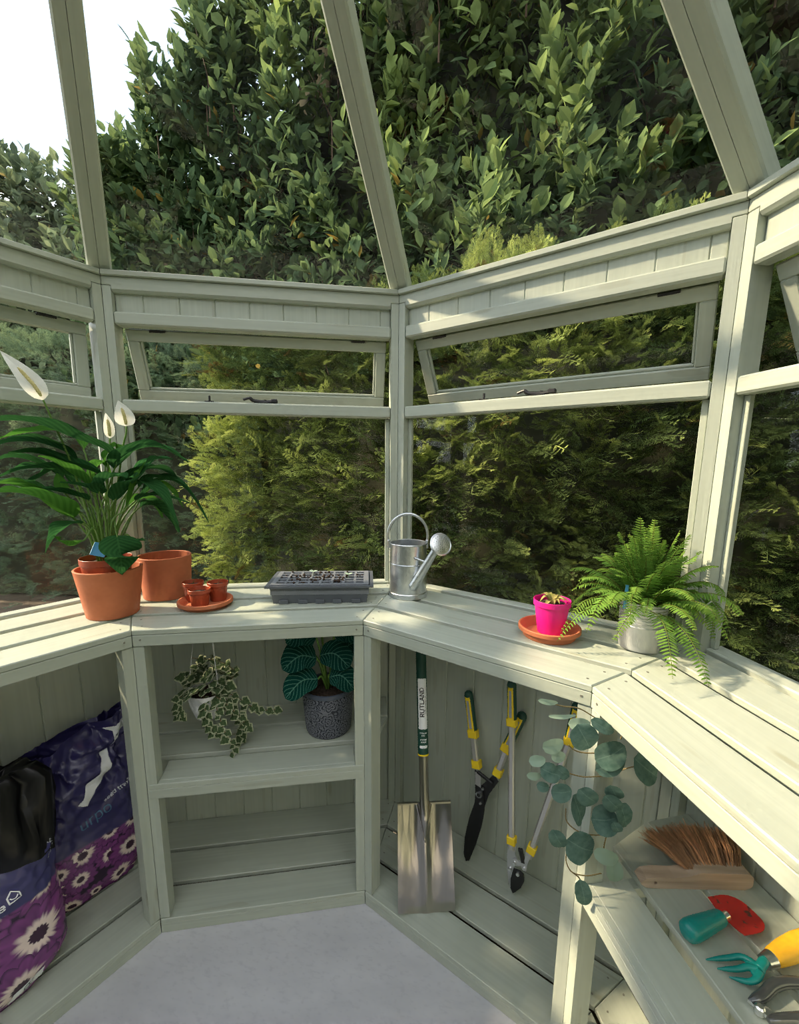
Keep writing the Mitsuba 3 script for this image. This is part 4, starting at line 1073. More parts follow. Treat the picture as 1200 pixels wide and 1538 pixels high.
for j in range(gy_):
    for i in range(gx_):
        a = j * (gx_ + 1) + i; F_ += [(a, a + 1, a + gx_ + 2), (a, a + gx_ + 2, a + gx_ + 1), (n1_ + a, n1_ + a + gx_ + 2, n1_ + a + 1), (n1_ + a, n1_ + a + gx_ + 1, n1_ + a + gx_ + 2)]
edge = [i for i in range(gx_ + 1)] + [j * (gx_ + 1) + gx_ for j in range(1, gy_ + 1)] + [gy_ * (gx_ + 1) + i for i in range(gx_ - 1, -1, -1)] + [j * (gx_ + 1) for j in range(gy_ - 1, 0, -1)]
for a, b in zip(edge, edge[1:] + edge[:1]): F_ += [(a, n1_ + a, n1_ + b), (a, n1_ + b, b)]
bl = trimesh.Trimesh(np.array(V_), np.array(F_), process=False)
part('blade', t, put(bl, SP), 'steel', 40, 'polished steel blade')
for s in (-1, 1): part('tread', t, put(hull([(s * x, y, z) for x in (.018, BW * .98) for y in (BH - .002, BH + .002) for z in (-.004, .006)]), SP), 'steel')
LS = np.linalg.norm(S1 - S0)
sock = [(0, BH - .085, .004), (0, BH - .03, .010), (0, BH + .03, .010), (0, BH + .15, .008), (0, LS - .255, .008)]
part('socket', t, put(tube(bez(sock, 22), np.interp(np.linspace(0, 1, 22), [0, .22, .5, 1], [.002, .012, .0125, .0115]), 18), SP), 'steel', 40)
sp_v = np.array([(-.020, BH - .001, .0035), (.020, BH - .001, .0035), (0, BH - .095, .0045)]); vee = cat([tube(np.array([sp_v[2], sp_v[0]]), [.0015, .004], 8), tube(np.array([sp_v[2], sp_v[1]]), [.0015, .004], 8)])
part('socket_wings', t, put(vee, SP), 'steel', 40)
y0 = LS - .262
part('collar', t, put(put(trimesh.creation.cylinder(.0148, .004, sections=28), M4(rotm((1, 0, 0), 90), (0, y0 + .002, .008))), SP), 'yellow_plastic', 35, 'thin yellow collar')
sl = part('sleeve', t, put(tube(np.array([(0, y0 + .004, .008), (0, LS + .085, .008)]), .0140, 28), SP), 'green_plastic', 40, 'dark green shaft sleeve')
part('grip', t, put(hull(np.vstack([put(trimesh.creation.icosphere(1, .011), M4(None, (x, LS + .092, .008))).vertices for x in (-.045, .045)])), SP), 'green_plastic', 35, 'dark green hand grip')
# printed sleeve label: bent around the shaft, its lettering running upwards
def wrap(mesh, r, yb, ang=0.0):
    v = np.asarray(mesh.vertices); th = v[:, 0] / r + ang; rr = r + v[:, 2]
    return trimesh.Trimesh(np.stack([rr * np.sin(th), yb + v[:, 1], .008 + rr * np.cos(th)], 1), mesh.faces, process=False)


def sheet(w, h, d=.0003, n=10):
    return cat([cbox((-w / 2 + w * k / n, 0, 0), (-w / 2 + w * (k + 1) / n, h, d), 1e-5) for k in range(n)])


def lettering(text, h, bold=False, rot=0, depth=.0003):
    m_ = meshkit.text_mesh(text, h, depth, bold); m_.apply_translation((-m_.bounds[:, 0].mean(), -m_.bounds[:, 1].mean(), 0))
    if rot: m_.apply_transform(M4(rotm((0, 0, 1), rot)))
    v, f = trimesh.remesh.subdivide_to_size(m_.vertices, m_.faces, h * .45, max_iter=10)
    return trimesh.Trimesh(v, f, process=False)


part('label', sl, put(wrap(sheet(.026, .130), .0142, y0 + .068), SP), 'white_card', False, 'white label with black lettering')
for tx, hh, xo, yo, bold, mat in (('RUTLAND', .0118, -.0020, .137, True, 'black_metal'), ('Quality Gardening Tools', .0030, .0085, .130, False, 'grey_print')):
    w_ = lettering(tx, hh, bold, 90); w_.vertices[:, 0] += xo; part('lettering', sl, put(wrap(w_, .01475, y0 + yo), SP), mat, False, 'printed words ' + tx)
for k, (tx, hh) in enumerate((('STAINLESS', .0026), ('STEEL', .0026), ('BORDER', .0034), ('SPADE', .0034))):
    w_ = lettering(tx, hh, True); part('lettering', sl, put(wrap(w_, .0143, y0 + .058 - .0062 * k - (.004 if k > 1 else 0)), SP), 'white_print', False)
part('label', sl, put(wrap(sheet(.022, .007), .0142, y0 + .020), SP), 'white_card', False)

# ---------------------------------------------------------------- shears and loppers on the back wall
def tool_frame(i, d, lean=0.0):
    m = wframe(i).copy(); m[:3, 3] += m[:3, 1] * d
    return m                                         # local x along the wall, y outwards, z up


def bar2(a, b, w0, w1, y, th, n=4, ch=.0015):
    """A flat bar in the tool's plane from a to b (x, z)."""
    a, b = np.array(a), np.array(b); d = (b - a) / np.linalg.norm(b - a); s = np.array([-d[1], d[0]])
    P = [a + s * w0, a - s * w0, b - s * w1, b + s * w1]
    I = [a + s * (w0 - ch) + d * ch, a - s * (w0 - ch) + d * ch, b - s * (w1 - ch) - d * ch, b + s * (w1 - ch) - d * ch]
    return hull([(p[0], yy, p[1]) for p in P for yy in (y - th / 2 + ch, y + th / 2 - ch)] + [(p[0], yy, p[1]) for p in I for yy in (y - th / 2, y + th / 2)])


def round_bar(a, b, r0, r1, y, n=14): return tube(np.array([(a[0], y, a[1]), (b[0], y, b[1])]), [r0, r1], n)


scene['silver_plate'] = pr((0.55, 0.56, 0.58), 0.28, 0.8)


def lerp2(a, b, t_): return (a[0] + (b[0] - a[0]) * t_, a[1] + (b[1] - a[1]) * t_)


def long_handle(owner, m, top, gend, cend, y, w=.0092, side=1):
    """Grip with its yellow inlay, metal tube and lower collar of a long-handled tool."""
    d = np.array(top) - np.array(gend); L = np.linalg.norm(d); d /= L
    hnd = part('handle_tube', owner, put(bar2(lerp2(gend, top, .15), lerp2(cend, gend, -.05), w * .74, w * .74, y, w * 1.5, ch=.0035), m), 'alloy', False, 'brushed metal tube')
    gp = part('grip', owner, put(hull(np.vstack([put(trimesh.creation.icosphere(2, w * 1.18), M4(np.diag([1, .85, 1]), (q[0], y, q[1]))).vertices for q in (lerp2(gend, top, .08), lerp2(gend, top, .93))])), m), 'green_plastic', 40, 'dark green grip')
    part('inlay', gp, put(bar2(lerp2(gend, top, -.02), lerp2(gend, top, .90), w * .80, w * .66, y - w * .72, w * .70, ch=.002), m), 'yellow_plastic', 35, 'yellow grip edging')
    part('pad', gp, put(bar2(lerp2(gend, top, .17), lerp2(gend, top, .82), w * .38, w * .32, y - w * 1.0, w * .30, ch=.0008), m), 'grey_grip', 35, 'grey soft pad')
    part('ferrule', gp, put(bar2(lerp2(gend, top, -.06), lerp2(gend, top, .12), w * 1.18, w * 1.26, y, w * 2.2, ch=.003), m), 'yellow_plastic', 35)
    part('collar', owner, put(bar2(cend, lerp2(cend, gend, .022 / np.linalg.norm(np.array(gend) - np.array(cend))), w * 1.06, w * 1.06, y, w * 2.0, ch=.002), m), 'yellow_plastic', 35, 'yellow collar')


def lean_frame(i, top_a, top_z, foot_a, foot_z):
    """A plane leaning on the wall: x along the wall, z up the lean, y outwards; its origin at the foot."""
    w = wframe(i, AP); s = w[:3, 1] * (top_a - foot_a) + Z3 * (top_z - foot_z); s /= np.linalg.norm(s)
    m = np.eye(4); m[:3, 0], m[:3, 2] = w[:3, 0], s; m[:3, 1] = np.cross(s, w[:3, 0]); m[:3, 3] = w[:3, 1] * foot_a + Z3 * foot_z
    return m


def flat(poly, y, th):
    e = trimesh.creation.extrude_polygon(__import__('shapely').Polygon(poly), th, engine='earcut')
    return trimesh.Trimesh(e.vertices[:, [0, 2, 1]] + [0, y, 0], e.faces[:, ::-1], process=False)


def bolt(owner, m, x_, y_, z_, r_, mat='chrome'):
    part('bolt', owner, put(put(lathe([(0, .0042), (r_ * .8, .0036), (r_, .0012), (r_, -.002), (0, -.002)], 20), M4(rotm((1, 0, 0), 90), (x_, y_, z_))), m), mat, 35)


t = thing('hedge_shears', 'hedge shears with black blades and green and yellow handles leaning on the back boards', 'shears')
m = lean_frame(2, .926, .54, .8636, Z_DECK + .003)
long_handle(t, m, (-.1232, .4935), (-.0952, .3763), (-.0740, .2872), .000, .0112)
long_handle(t, m, (.0384, .4851), (.0019, .3720), (-.0158, .2888), .004, .0112)
part('blade', t, put(flat([(-.0680, .272), (-.0800, .278), (-.0720, .215), (-.0705, .186), (-.0830, .130), (-.0905, .070), (-.0890, .022), (-.0800, .002), (-.0700, .010), (-.0560, .062), (-.0430, .130), (-.0395, .175), (-.0460, .215)], -.001, .003), m), 'black_metal', False, 'black curved blade')
part('blade', t, put(flat([(-.0100, .272), (-.0250, .287), (-.0600, .236), (-.0705, .214), (-.0660, .180), (-.0780, .110), (-.0850, .050), (-.0800, .012), (-.0740, .008), (-.0620, .060), (-.0480, .120), (-.0440, .175), (-.0330, .225)], .0035, .003), m), 'black_metal', False, 'black curved blade')
part('blade_shank', t, put(flat([(-.0560, .236), (-.0740, .240), (-.0770, .275), (-.0600, .270)], -.0030, .0022), m), 'alloy', False)
part('stop', t, put(bar2((-.0720, .277), (-.0240, .262), .0042, .0045, .000, .008), m), 'black_metal')
part('pivot', t, put(put(lathe([(0, .004), (.0085, .004), (.0090, .003), (.0090, -.003), (0, -.003)], 24), M4(rotm((1, 0, 0), 90), (-.0589, -.003, .2157))), m), 'chrome', 35, 'round pivot bolt')
part('pivot_cap', t, put(put(lathe([(0, .0055), (.0050, .0055), (.0053, .004), (0, .004)], 20), M4(rotm((1, 0, 0), 90), (-.0589, -.003, .2157))), m), 'black_metal', 35)
bolt(t, m, -.0528, -.002, .1917, .0036); bolt(t, m, -.0500, -.002, .236, .0036)

t = thing('loppers', 'long-handled loppers with black blade and yellow collars leaning right of the shears', 'loppers')
m = lean_frame(2, .905, .66, .8579, Z_DECK + .003)
long_handle(t, m, (.0116, .5759), (.0220, .4657), (.0495, .1355), .000, .0105)
long_handle(t, m, (.1758, .5700), (.1661, .4694), (.0997, .1359), .004, .0105)
part('jaw', t, put(flat([(.0395, .140), (.0615, .140), (.0600, .108), (.0680, .098), (.0600, .070), (.0560, .030), (.0670, .0005), (.0590, .002), (.0490, .022), (.0430, .055), (.0395, .095)], .001, .0035), m), 'silver_plate', False, 'silver hooked jaw')
part('jaw', t, put(flat([(.0890, .140), (.1050, .136), (.0960, .104), (.0940, .082), (.0860, .080), (.0800, .090), (.0680, .082), (.0580, .086), (.0570, .097), (.0660, .101), (.0800, .100), (.0880, .112)], -.003, .0030), m), 'silver_plate', False, 'silver jaw arm')
part('blade', t, put(flat([(.0620, .074), (.0800, .078), (.0905, .073), (.0930, .055), (.0860, .032), (.0720, .010), (.0660, .003), (.0590, .014), (.0570, .040)], -.0065, .003), m), 'black_metal', False, 'black cutting blade')
part('stop', t, put(bar2((.0735, .134), (.0850, .100), .0056, .0048, .000, .009), m), 'black_metal')
bolt(t, m, .0628, -.0045, .0878, .0050); bolt(t, m, .0512, -.001, .0614, .0050); bolt(t, m, .0755, -.008, .0665, .0054); bolt(t, m, .0890, -.0045, .0880, .0036)

# ---------------------------------------------------------------- compost bags
def flowers_fn(sx, sy, band, top, blue, black):
    def fn(p, n, uv):
        u, v = uv.x * sx, uv.y * sy
        best, which, rad, ang = mi.Float(9), mi.Float(0), mi.Float(9), mi.Float(0)
        for a in (-1, 0, 1):
            for b in (-1, 0, 1):
                cx_, cy_ = dr.floor(u) + a, dr.floor(v) + b
                ox = cx_ + .2 + .6 * cell_rand(cx_, cy_, 1) - u; oy = cy_ + .2 + .6 * cell_rand(cx_, cy_, 2) - v
                sc = .62 + .5 * cell_rand(cx_, cy_, 4); th = dr.atan2(oy, ox) + 6.28 * cell_rand(cx_, cy_, 5)
                r = dr.sqrt(ox * ox + oy * oy * 1.25) / sc
                k = 13.0; pet = .80 + .20 * dr.abs(dr.cos(th * k * .5)); q = r / pet
                pri = cell_rand(cx_, cy_, 3) + dr.select(q < 1.0, 0.0, 5.0) + 0 * q
                near = pri < best
                which = dr.select(near, cell_rand(cx_, cy_, 6), which); rad = dr.select(near, q, rad); ang = dr.select(near, th, ang); best = dr.select(near, pri, best)
        streak = noise(ang * 9.0, rad * 2.0, which * 40.0)
        pet_c = mix((0.055, 0.012, 0.075), (0.21, 0.048, 0.21), dr.clip(streak * .7 + rad * .45, 0, 1))
        pet_c = mix(pet_c, (0.035, 0.008, 0.05), smoothstep(.86, 1.0, rad) * .8)
        white = smoothstep(.50 + .16 * streak, .30 + .12 * streak, rad)
        c = mix(pet_c, (0.72, 0.60, 0.55), white)
        c = mix(c, (0.035, 0.010, 0.030), smoothstep(.25, .20, rad))
        c = dr.select(rad < 1.0, c, mi.Color3f(0.022, 0.007, 0.030))
        e = uv.y + .012 * dr.sin(uv.x * 5.0)
        c = mix(c, blue, smoothstep(band - .004, band + .004, e))
        return c if top is None else mix(c, black, smoothstep(top - .004, top + .004, e + uv.x * .0))
    return mikit.proc(fn)


def film(fn, rough=0.30): return two({'type': 'principled', 'base_color': fn, 'roughness': rough, 'specular': 0.5, 'clearcoat': 0.35, 'clearcoat_gloss': 0.9})


scene['bag_front_film'] = film(flowers_fn(11.0, 11.0, .238, .345, (0.040, 0.038, 0.135), (0.006, 0.006, 0.008)))
scene['bag_back_film'] = film(flowers_fn(17.0, 17.0, .165, None, (0.030, 0.026, 0.105), (0, 0, 0)))
scene['bag_lining'] = pr((0.004, 0.004, 0.005), 0.33, spec=0.3)


scene['faded_blue'] = pr((0.07, 0.16, 0.27), 0.5)


class Bag:
    """A filled plastic sack: a rounded pillow whose surface is S(angle, height)."""
    def __init__(s, cx, cy, rot, hw, hd, H, seed, lean=0.0, topw=.75, fold=1.0, tilt=0.0):
        s.cx, s.cy, s.hw, s.hd, s.H, s.seed, s.lean, s.topw, s.fold, s.tilt = cx, cy, hw, hd, H, seed, lean, topw, fold, tilt
        a = math.radians(rot); s.R = np.array([[math.cos(a), -math.sin(a)], [math.sin(a), math.cos(a)]])
        s.e = .55; s.ths = np.linspace(-1.5 * np.pi, .5 * np.pi, 4001); c = np.cos(s.ths); sn = np.sin(s.ths)
        q = np.stack([np.sign(c) * np.abs(c) ** s.e * hw, np.sign(sn) * np.abs(sn) ** s.e * hd], 1)
        s.arc = np.concatenate([[0], np.cumsum(np.linalg.norm(np.diff(q, axis=0), axis=1))]); s.per = s.arc[-1]; s.arc = s.arc / s.per

    def S(s, u, v):
        """u, v in metres along the girth (0 = middle of the face to the room) and up."""
        u, v = np.asarray(u, float), np.asarray(v, float); th = np.interp(np.mod(u / s.per + .5, 1.0), s.arc, s.ths)
        c, sn = np.cos(th), np.sin(th); e = s.e
        x = np.sign(c) * np.abs(c) ** e * s.hw; y = np.sign(sn) * np.abs(sn) ** e * s.hd
        h = np.clip(v / s.H, 0, 1)
        belly = np.minimum(1, .80 + 1.6 * h) * (1 - (1 - s.topw) * h ** 2.5); belly = belly * np.where(h < .06, .93 + 1.1 * h, 1)
        fl = 1 - .55 * np.clip((h - .70) / .30, 0, 1) ** 1.5
        x = x * belly; y = y * belly * fl
        q = np.stack([np.cos(th) * 1.6, np.sin(th) * 1.6, v * 9], -1)
        q2 = np.stack([np.cos(th) * 3.2 + v * 8, np.sin(th) * 3.2 - v * 5, v * 16], -1)
        amp = (.25 + 1.7 * np.clip((h - .35) / .5, 0, 1)) * s.fold
        d = ((meshkit.fbm(q + s.seed, 3, s.seed) - .5) * .040 + (np.abs(meshkit.fbm(q2 + s.seed, 3, s.seed + 1) - .5) - .10) * -.060) * amp
        nx, ny = np.cos(th), np.sin(th)
        x = x + nx * d; y = y + ny * d + s.lean * h
        p = np.stack([x, y], -1) @ s.R.T
        return np.stack([p[..., 0] + s.cx, p[..., 1] + s.cy, Z_DECK + .0006 + v * (1 + s.tilt * x) * .985], -1)

    def mesh(s, n=150, mrows=80, v1=None):
        v = np.linspace(0, v1 or s.H, mrows); u = np.linspace(-s.per / 2, s.per / 2, n + 1)
        U, Vv = np.meshgrid(u, v); P = s.S(np.clip(U, -s.per / 2 + 1e-6, s.per / 2 - 1e-6), Vv).reshape(-1, 3); uv = np.stack([U, Vv], -1).reshape(-1, 2); F = []
        i, j = np.meshgrid(np.arange(mrows - 1), np.arange(n), indexing='ij'); a = (i * (n + 1) + j).ravel()
        F = np.vstack([np.stack([a, a + 1, a + n + 2], 1), np.stack([a, a + n + 2, a + n + 1], 1)])
        b = len(P); low = P[:n + 1].mean(0); low[2] = Z_DECK + .0004
        P = np.vstack([P, low]); uv = np.vstack([uv, [0, 0]]); F = np.vstack([F, np.stack([np.full(n, b), np.arange(1, n + 1), np.arange(n)], 1)])
        return trimesh.Trimesh(P, F, process=False), uv

    def stick(s, flat_mesh, u0, v0, rot=0.0, off=.0012):
        """A flat print (x, y, thickness) laid on the face of the bag."""
        m_ = flat_mesh
        for _ in range(2):
            if len(m_.faces) < 4000: m_ = trimesh.Trimesh(*trimesh.remesh.subdivide_to_size(m_.vertices, m_.faces, .012, max_iter=12), process=False)
        v = np.asarray(m_.vertices); a = math.radians(rot); x = v[:, 0] * math.cos(a) - v[:, 1] * math.sin(a); y = v[:, 0] * math.sin(a) + v[:, 1] * math.cos(a)
        P = s.S(u0 + x, v0 + y); e = .003
        nr = np.cross(s.S(u0 + x + e, v0 + y) - P, s.S(u0 + x, v0 + y + e) - P); nr /= np.linalg.norm(nr, axis=1, keepdims=True) + 1e-12
        return trimesh.Trimesh(P + nr * (off + v[:, 2:3]), m_.faces, process=False)


A_ = wframe(0, AP)
def in_a(t_, a_): p = A_ @ np.array([t_, a_, 0, 1]); return p[0], p[1]
bagrot = math.degrees(math.atan2(A_[1, 0], A_[0, 0]))
x, y = in_a(.203, .864)
t = thing('compost_bag', 'purple compost bag with white torn patches and small printed flowers leaning behind the front bag', 'bag')
b2 = Bag(x, y, bagrot, .120, .054, .455, 5, lean=.012, topw=.92, fold=1.0, tilt=.55)
bm, buv = b2.mesh(); part('sack', t, bm, 'bag_back_film', True, uv=buv)
S_ = __import__('shapely')
def patch(poly): return trimesh.creation.extrude_polygon(S_.Polygon(poly), .0004, engine='earcut')
part('torn_patch', t, b2.stick(patch([(-.052, -.038), (-.040, -.030), (-.030, .006), (.002, .012), (.030, .052), (.040, .050), (.028, .004), (.012, -.012), (-.012, -.020), (-.034, -.052)]), .020, .330, 0, .0030), 'white_card', True, 'crumpled white torn patch')
part('torn_patch', t, b2.stick(patch([(-.018, -.030), (-.012, .004), (-.022, .016), (.004, .014), (.022, .020), (.014, .006), (.004, .002)]), .085, .415, 0, .0030), 'white_card', True, 'small white torn patch')
part('lettering', t, b2.stick(lettering('seed trays', .0105), .062, .262, 16), 'white_print', False, 'printed words seed trays')
part('lettering', t, b2.stick(lettering('urpo', .026), .005, .222, 8), 'faded_blue', False, 'large faded blue lettering')
part('lettering', t, b2.stick(lettering('G', .016), .110, .205, 8), 'white_print', False)
x, y = in_a(-.066, .776)
t = thing('compost_bag', 'open compost bag in the front left corner with large purple flowers and black lining', 'bag')
b1 = Bag(x, y, bagrot, .168, .104, .470, 3, topw=.88, fold=.8, tilt=0)
bm, buv = b1.mesh(); part('sack', t, bm, 'bag_front_film', True, uv=buv)
# the open mouth: the black lining rolled over the top edge
u = np.linspace(-b1.per / 2, b1.per / 2, 121); rows = []
for v, grow, dz in ((.335, .008, 0), (.36, .020, 0), (.42, .026, .0), (.45, .024, .01), (.467, .006, .022), (.467, -.03, .014), (.450, -.045, -.01), (.42, -.05, -.02)):
    P = b1.S(u, np.full_like(u, min(v, .469))); c0 = np.array([x, y]); d = P[:, :2] - c0; ln = np.linalg.norm(d, axis=1, keepdims=True)
    wob = (meshkit.fbm(np.concatenate([d / ln * 3.0, np.full((len(u), 1), v * 11)], 1), 3, 9) - .5)
    P[:, :2] += d / ln * (grow + wob[:, None] * .034); P[:, 2] += dz + wob * .030 - (.02 if v == .335 else 0) * np.sin(u * 9)
    rows.append(P)
L_ = np.vstack(rows); n = len(u); F_ = []
for i in range(len(rows) - 1):
    for k in range(n - 1): a = i * n + k; F_ += [(a, a + 1, a + n + 1), (a, a + n + 1, a + n)]
part('lining', t, trimesh.Trimesh(L_, np.array(F_), process=False), 'bag_lining', True, 'black plastic lining rolled over the rim')
part('compost', t, trimesh.Trimesh(np.vstack([rows[-1], rows[-1].mean(0)]), [(k, k + 1, n) for k in range(n - 1)], process=False), 'soil')
part('lettering', t, b1.stick(lettering('Home', .0165, True), .034, .258, 5), 'white_print', False, 'printed word Home')
hs = S_.Polygon([(-.0105, -.010), (.0105, -.010), (.0105, .0045), (0, .0145), (-.0105, .0045)]); ho = hs.difference(hs.buffer(-.0026, join_style=2))
sm = S_.LineString([(.0062 * math.cos(a), .003 + .0062 * math.sin(a)) for a in np.radians(np.linspace(205, 335, 12))]).buffer(.0011)
part('logo', t, b1.stick(cat([trimesh.creation.extrude_polygon(ho, .0003, engine='earcut'), trimesh.creation.extrude_polygon(sm, .0003, engine='earcut')]), .080, .268, 5), 'white_print', False, 'white house logo with a smile')
part('label', t, b1.stick(patch([(-.030, -.014), (.030, -.006), (.032, .016), (-.024, .010)]), .085, .030, 8), 'white_card', True, 'small white printed label')
w_ = S_.Point(0, 0).buffer(.006).difference(S_.Point(0, 0).buffer(.004)).union(S_.LineString([(-.004, -.008), (.012, -.002)]).buffer(.001)).union(S_.LineString([(.002, .006), (.012, .008)]).buffer(.001))
part('lettering', t, b1.stick(cat([trimesh.creation.extrude_polygon(q, .0003, engine='earcut') for q in getattr(w_, 'geoms', [w_])]), .085, .033, 8, .0022), 'grey_print', False)
part('lettering', t, b1.stick(cat([put(lettering('peat-free', .009), M4(None, (0, 0, 0))), put(lettering('growing', .009), M4(None, (0, -.014, 0)))]), .150, .325, 78), 'grey_grip', False)

# ---------------------------------------------------------------- eucalyptus garland on the right post
t = thing('eucalyptus_garland', 'trailing eucalyptus garland of round grey-green leaves wound around the front post', 'garland')
FH = np.array([-.2388, .9711, 0]); RT = np.array([.9711, .2388, 0]); PC = np.array([.462, .462, 0])
EU = [
    ([0.3968, 0.3966, 0.815], 36, 9, 10, 1),
    ([0.4216, 0.4073, 0.7874], 50, 7, 0, 1),
    ([0.4515, 0.4305, 0.7649], 40, 20, 0, 1),
    ([0.4569, 0.4145, 0.7516], 55, 45, 60, 0),
    ([0.4097, 0.4023, 0.7385], 38, 27, -15, 1),
    ([0.3881, 0.4094, 0.7018], 30, 18, -5, 1),
    ([0.4207, 0.4134, 0.7131], 27, 20, 10, 1),
    ([0.4101, 0.4085, 0.6844], 42, 30, 25, 0),
    ([0.4294, 0.4198, 0.6796], 36, 20, 40, 0),
    ([0.3844, 0.4017, 0.6791], 28, 14, 5, 1),
    ([0.3989, 0.4026, 0.6612], 24, 16, 15, 0),
    ([0.4289, 0.4068, 0.6537], 38, 30, 0, 0),
    ([0.5047, 0.4384, 0.7139], 58, 45, -25, 0),
    ([0.506, 0.4364, 0.6946], 55, 30, -20, 0),
    ([0.5618, 0.446, 0.6925], 62, 50, 40, 0),
    ([0.4838, 0.4174, 0.7735], 50, 20, 30, 0),
    ([0.4711, 0.4155, 0.6465], 46, 32, 40, 0),
    ([0.4623, 0.4348, 0.6026], 65, 42, 70, 0),
    ([0.5129, 0.4298, 0.6308], 45, 28, 45, 0),
    ([0.5176, 0.446, 0.6394], 34, 30, 60, 0),
    ([0.5066, 0.4403, 0.59], 50, 48, 0, 0),
    ([0.5342, 0.4395, 0.6041], 55, 30, 70, 0),
    ([0.4297, 0.409, 0.562], 46, 28, 60, 0),
    ([0.4713, 0.4342, 0.5335], 60, 55, 30, 0),
    ([0.5109, 0.4253, 0.5333], 52, 24, 20, 1),
    ([0.5303, 0.4444, 0.4881], 55, 28, 80, 1),
    ([0.4789, 0.4196, 0.4553], 64, 28, 75, 0),
    ([0.5219, 0.4287, 0.5891], 26, 18, 60, 0),
]
VN = [
    [[0.3845, 0.4027, 0.8139], [0.4204, 0.4198, 0.7989], [0.4492, 0.4351, 0.7901], [0.4777, 0.4421, 0.7729], [0.5134, 0.4344, 0.7632], [0.5149, 0.4348, 0.7468]],
    [[0.4343, 0.4191, 0.7323], [0.4512, 0.4356, 0.7127], [0.4749, 0.4404, 0.7101], [0.5036, 0.4526, 0.7103], [0.5148, 0.4759, 0.6819]],
    [[0.4393, 0.4265, 0.6764], [0.459, 0.4385, 0.6656], [0.4748, 0.4414, 0.6652], [0.5116, 0.4546, 0.6656], [0.5266, 0.4459, 0.6857], [0.5408, 0.4412, 0.6978]],
    [[0.4409, 0.431, 0.6059], [0.4455, 0.4352, 0.577], [0.4711, 0.4395, 0.5575], [0.5055, 0.4531, 0.5496], [0.5132, 0.4508, 0.569]],
    [[0.4495, 0.4352, 0.5197], [0.4493, 0.4351, 0.4999], [0.4609, 0.438, 0.4776], [0.4862, 0.4432, 0.4714], [0.5122, 0.4547, 0.4713]],
    [[0.4605, 0.4358, 0.4798], [0.4734, 0.4369, 0.4696], [0.4787, 0.4341, 0.4566], [0.4816, 0.4328, 0.4463]],
    [[0.5123, 0.4424, 0.5814], [0.5104, 0.4419, 0.5575], [0.5084, 0.4414, 0.5334], [0.5111, 0.44, 0.5209], [0.5262, 0.4438, 0.5113]],
]
g = np.random.default_rng(41)
for j, (o, l, w, an, pale) in enumerate(EU):
    r_ = math.radians(an); o = np.array(o); k = .00047; e = RT * math.cos(r_) - Z3 * math.sin(r_)
    nrm = -FH * 1.0 + RT * g.normal(0, .35) + Z3 * g.normal(.3, .3)
    leaf('leaf', t, bez([o - e * l * k + FH * .10 * l * k, o, o + e * l * k + FH * .25 * l * k], 14), w * k * 1.04, 'eucalyptus_pale' if pale else 'eucalyptus', up=nrm, fold=.22, m=3, wave=.03, seed=j, prof=lambda s: max(.02, math.sqrt(max(0, 1 - (2 * s ** .85 - 1) ** 2)) ** (1 if s < .6 else 1.25)))
for v in VN: part('vine', t, tube(bez(v, 26), .00105, 6), 'vine', True)

# ---------------------------------------------------------------- hand tools on the right shelf
ZS = Z_SHELFD + .0003
t = thing('hand_brush', 'wooden hand brush with stiff brown bristles lying on the right shelf', 'brush')
ha, hb = np.array([.5790, .4840]), np.array([.7720, .5290]); e = (hb - ha) / np.linalg.norm(hb - ha); s2 = np.array([-e[1], e[0]])
BR = np.eye(4); BR[:3, 0] = [*e, 0]; BR[:3, 1] = [*s2, 0]; BR[:3, 3] = [*ha, ZS]
Lb = np.linalg.norm(hb - ha)
out = [(0, .009), (.012, .001), (.030, 0), (Lb - .012, 0), (Lb, .007), (Lb, .025), (Lb - .010, .033), (.105, .034), (.086, .026), (.060, .0225), (.030, .0235), (.010, .020)]
poly = S_.Polygon(out).buffer(-.003).buffer(.003).difference(S_.Point(.027, .0115).buffer(.0032))
hm = trimesh.creation.extrude_polygon(poly, .024, engine='earcut'); hm.vertices = np.asarray(hm.vertices)[:, [0, 2, 1]] * [1, 1, 1] + [0, -.012, 0]; hm.invert()
hv = np.asarray(hm.vertices)[np.asarray(hm.faces).ravel()]; uvb = np.stack([hv[:, 0], hv[:, 2] + hv[:, 1] * .6], 1)
part('handle', t, trimesh.Trimesh(hv @ BR[:3, :3].T + BR[:3, 3], np.arange(len(hv)).reshape(-1, 3), process=False), 'brush_wood', False, 'pale wooden handle with a hole', uv=uvb)
g = np.random.default_rng(51); br, bc = [], []
for row in range(5):
    for k in range(17):
        x0 = .084 + (Lb - .100) * k / 16; y0 = -.008 + .0042 * row; tone = g.uniform(.5, 1.2)
        for q in range(9):
            fan = (k / 16 - .58) * .95 + g.normal(0, .07); ln = g.uniform(.058, .076) * (1 - .10 * abs(k / 16 - .5))
            el = math.radians(22 + 5 * (2 - row)) + g.normal(0, .06)
            p0 = np.array([x0 + g.normal(0, .0012), y0 + .008 + g.normal(0, .0010), .0300 - .002 * row]); d = np.array([math.sin(fan), math.cos(fan) * math.cos(el), math.cos(fan) * math.sin(el)])
            p1 = p0 + d * ln * .5; p2 = p0 + d * ln + [g.normal(-.004, .003), 0, g.normal(-.004, .003)]
            tb = tube(np.array([p0, p1, p2]), [.00085, .00080, .00050], 3, caps=False); br.append(tb)
            c = np.array([.50, .27, .135]) * tone * g.uniform(.6, 1.4); bc += [c] * len(tb.vertices)
part('bristles', t, put(cat(br), BR), 'leaf_col', True, 'brown bristles', True, color=np.array(bc))

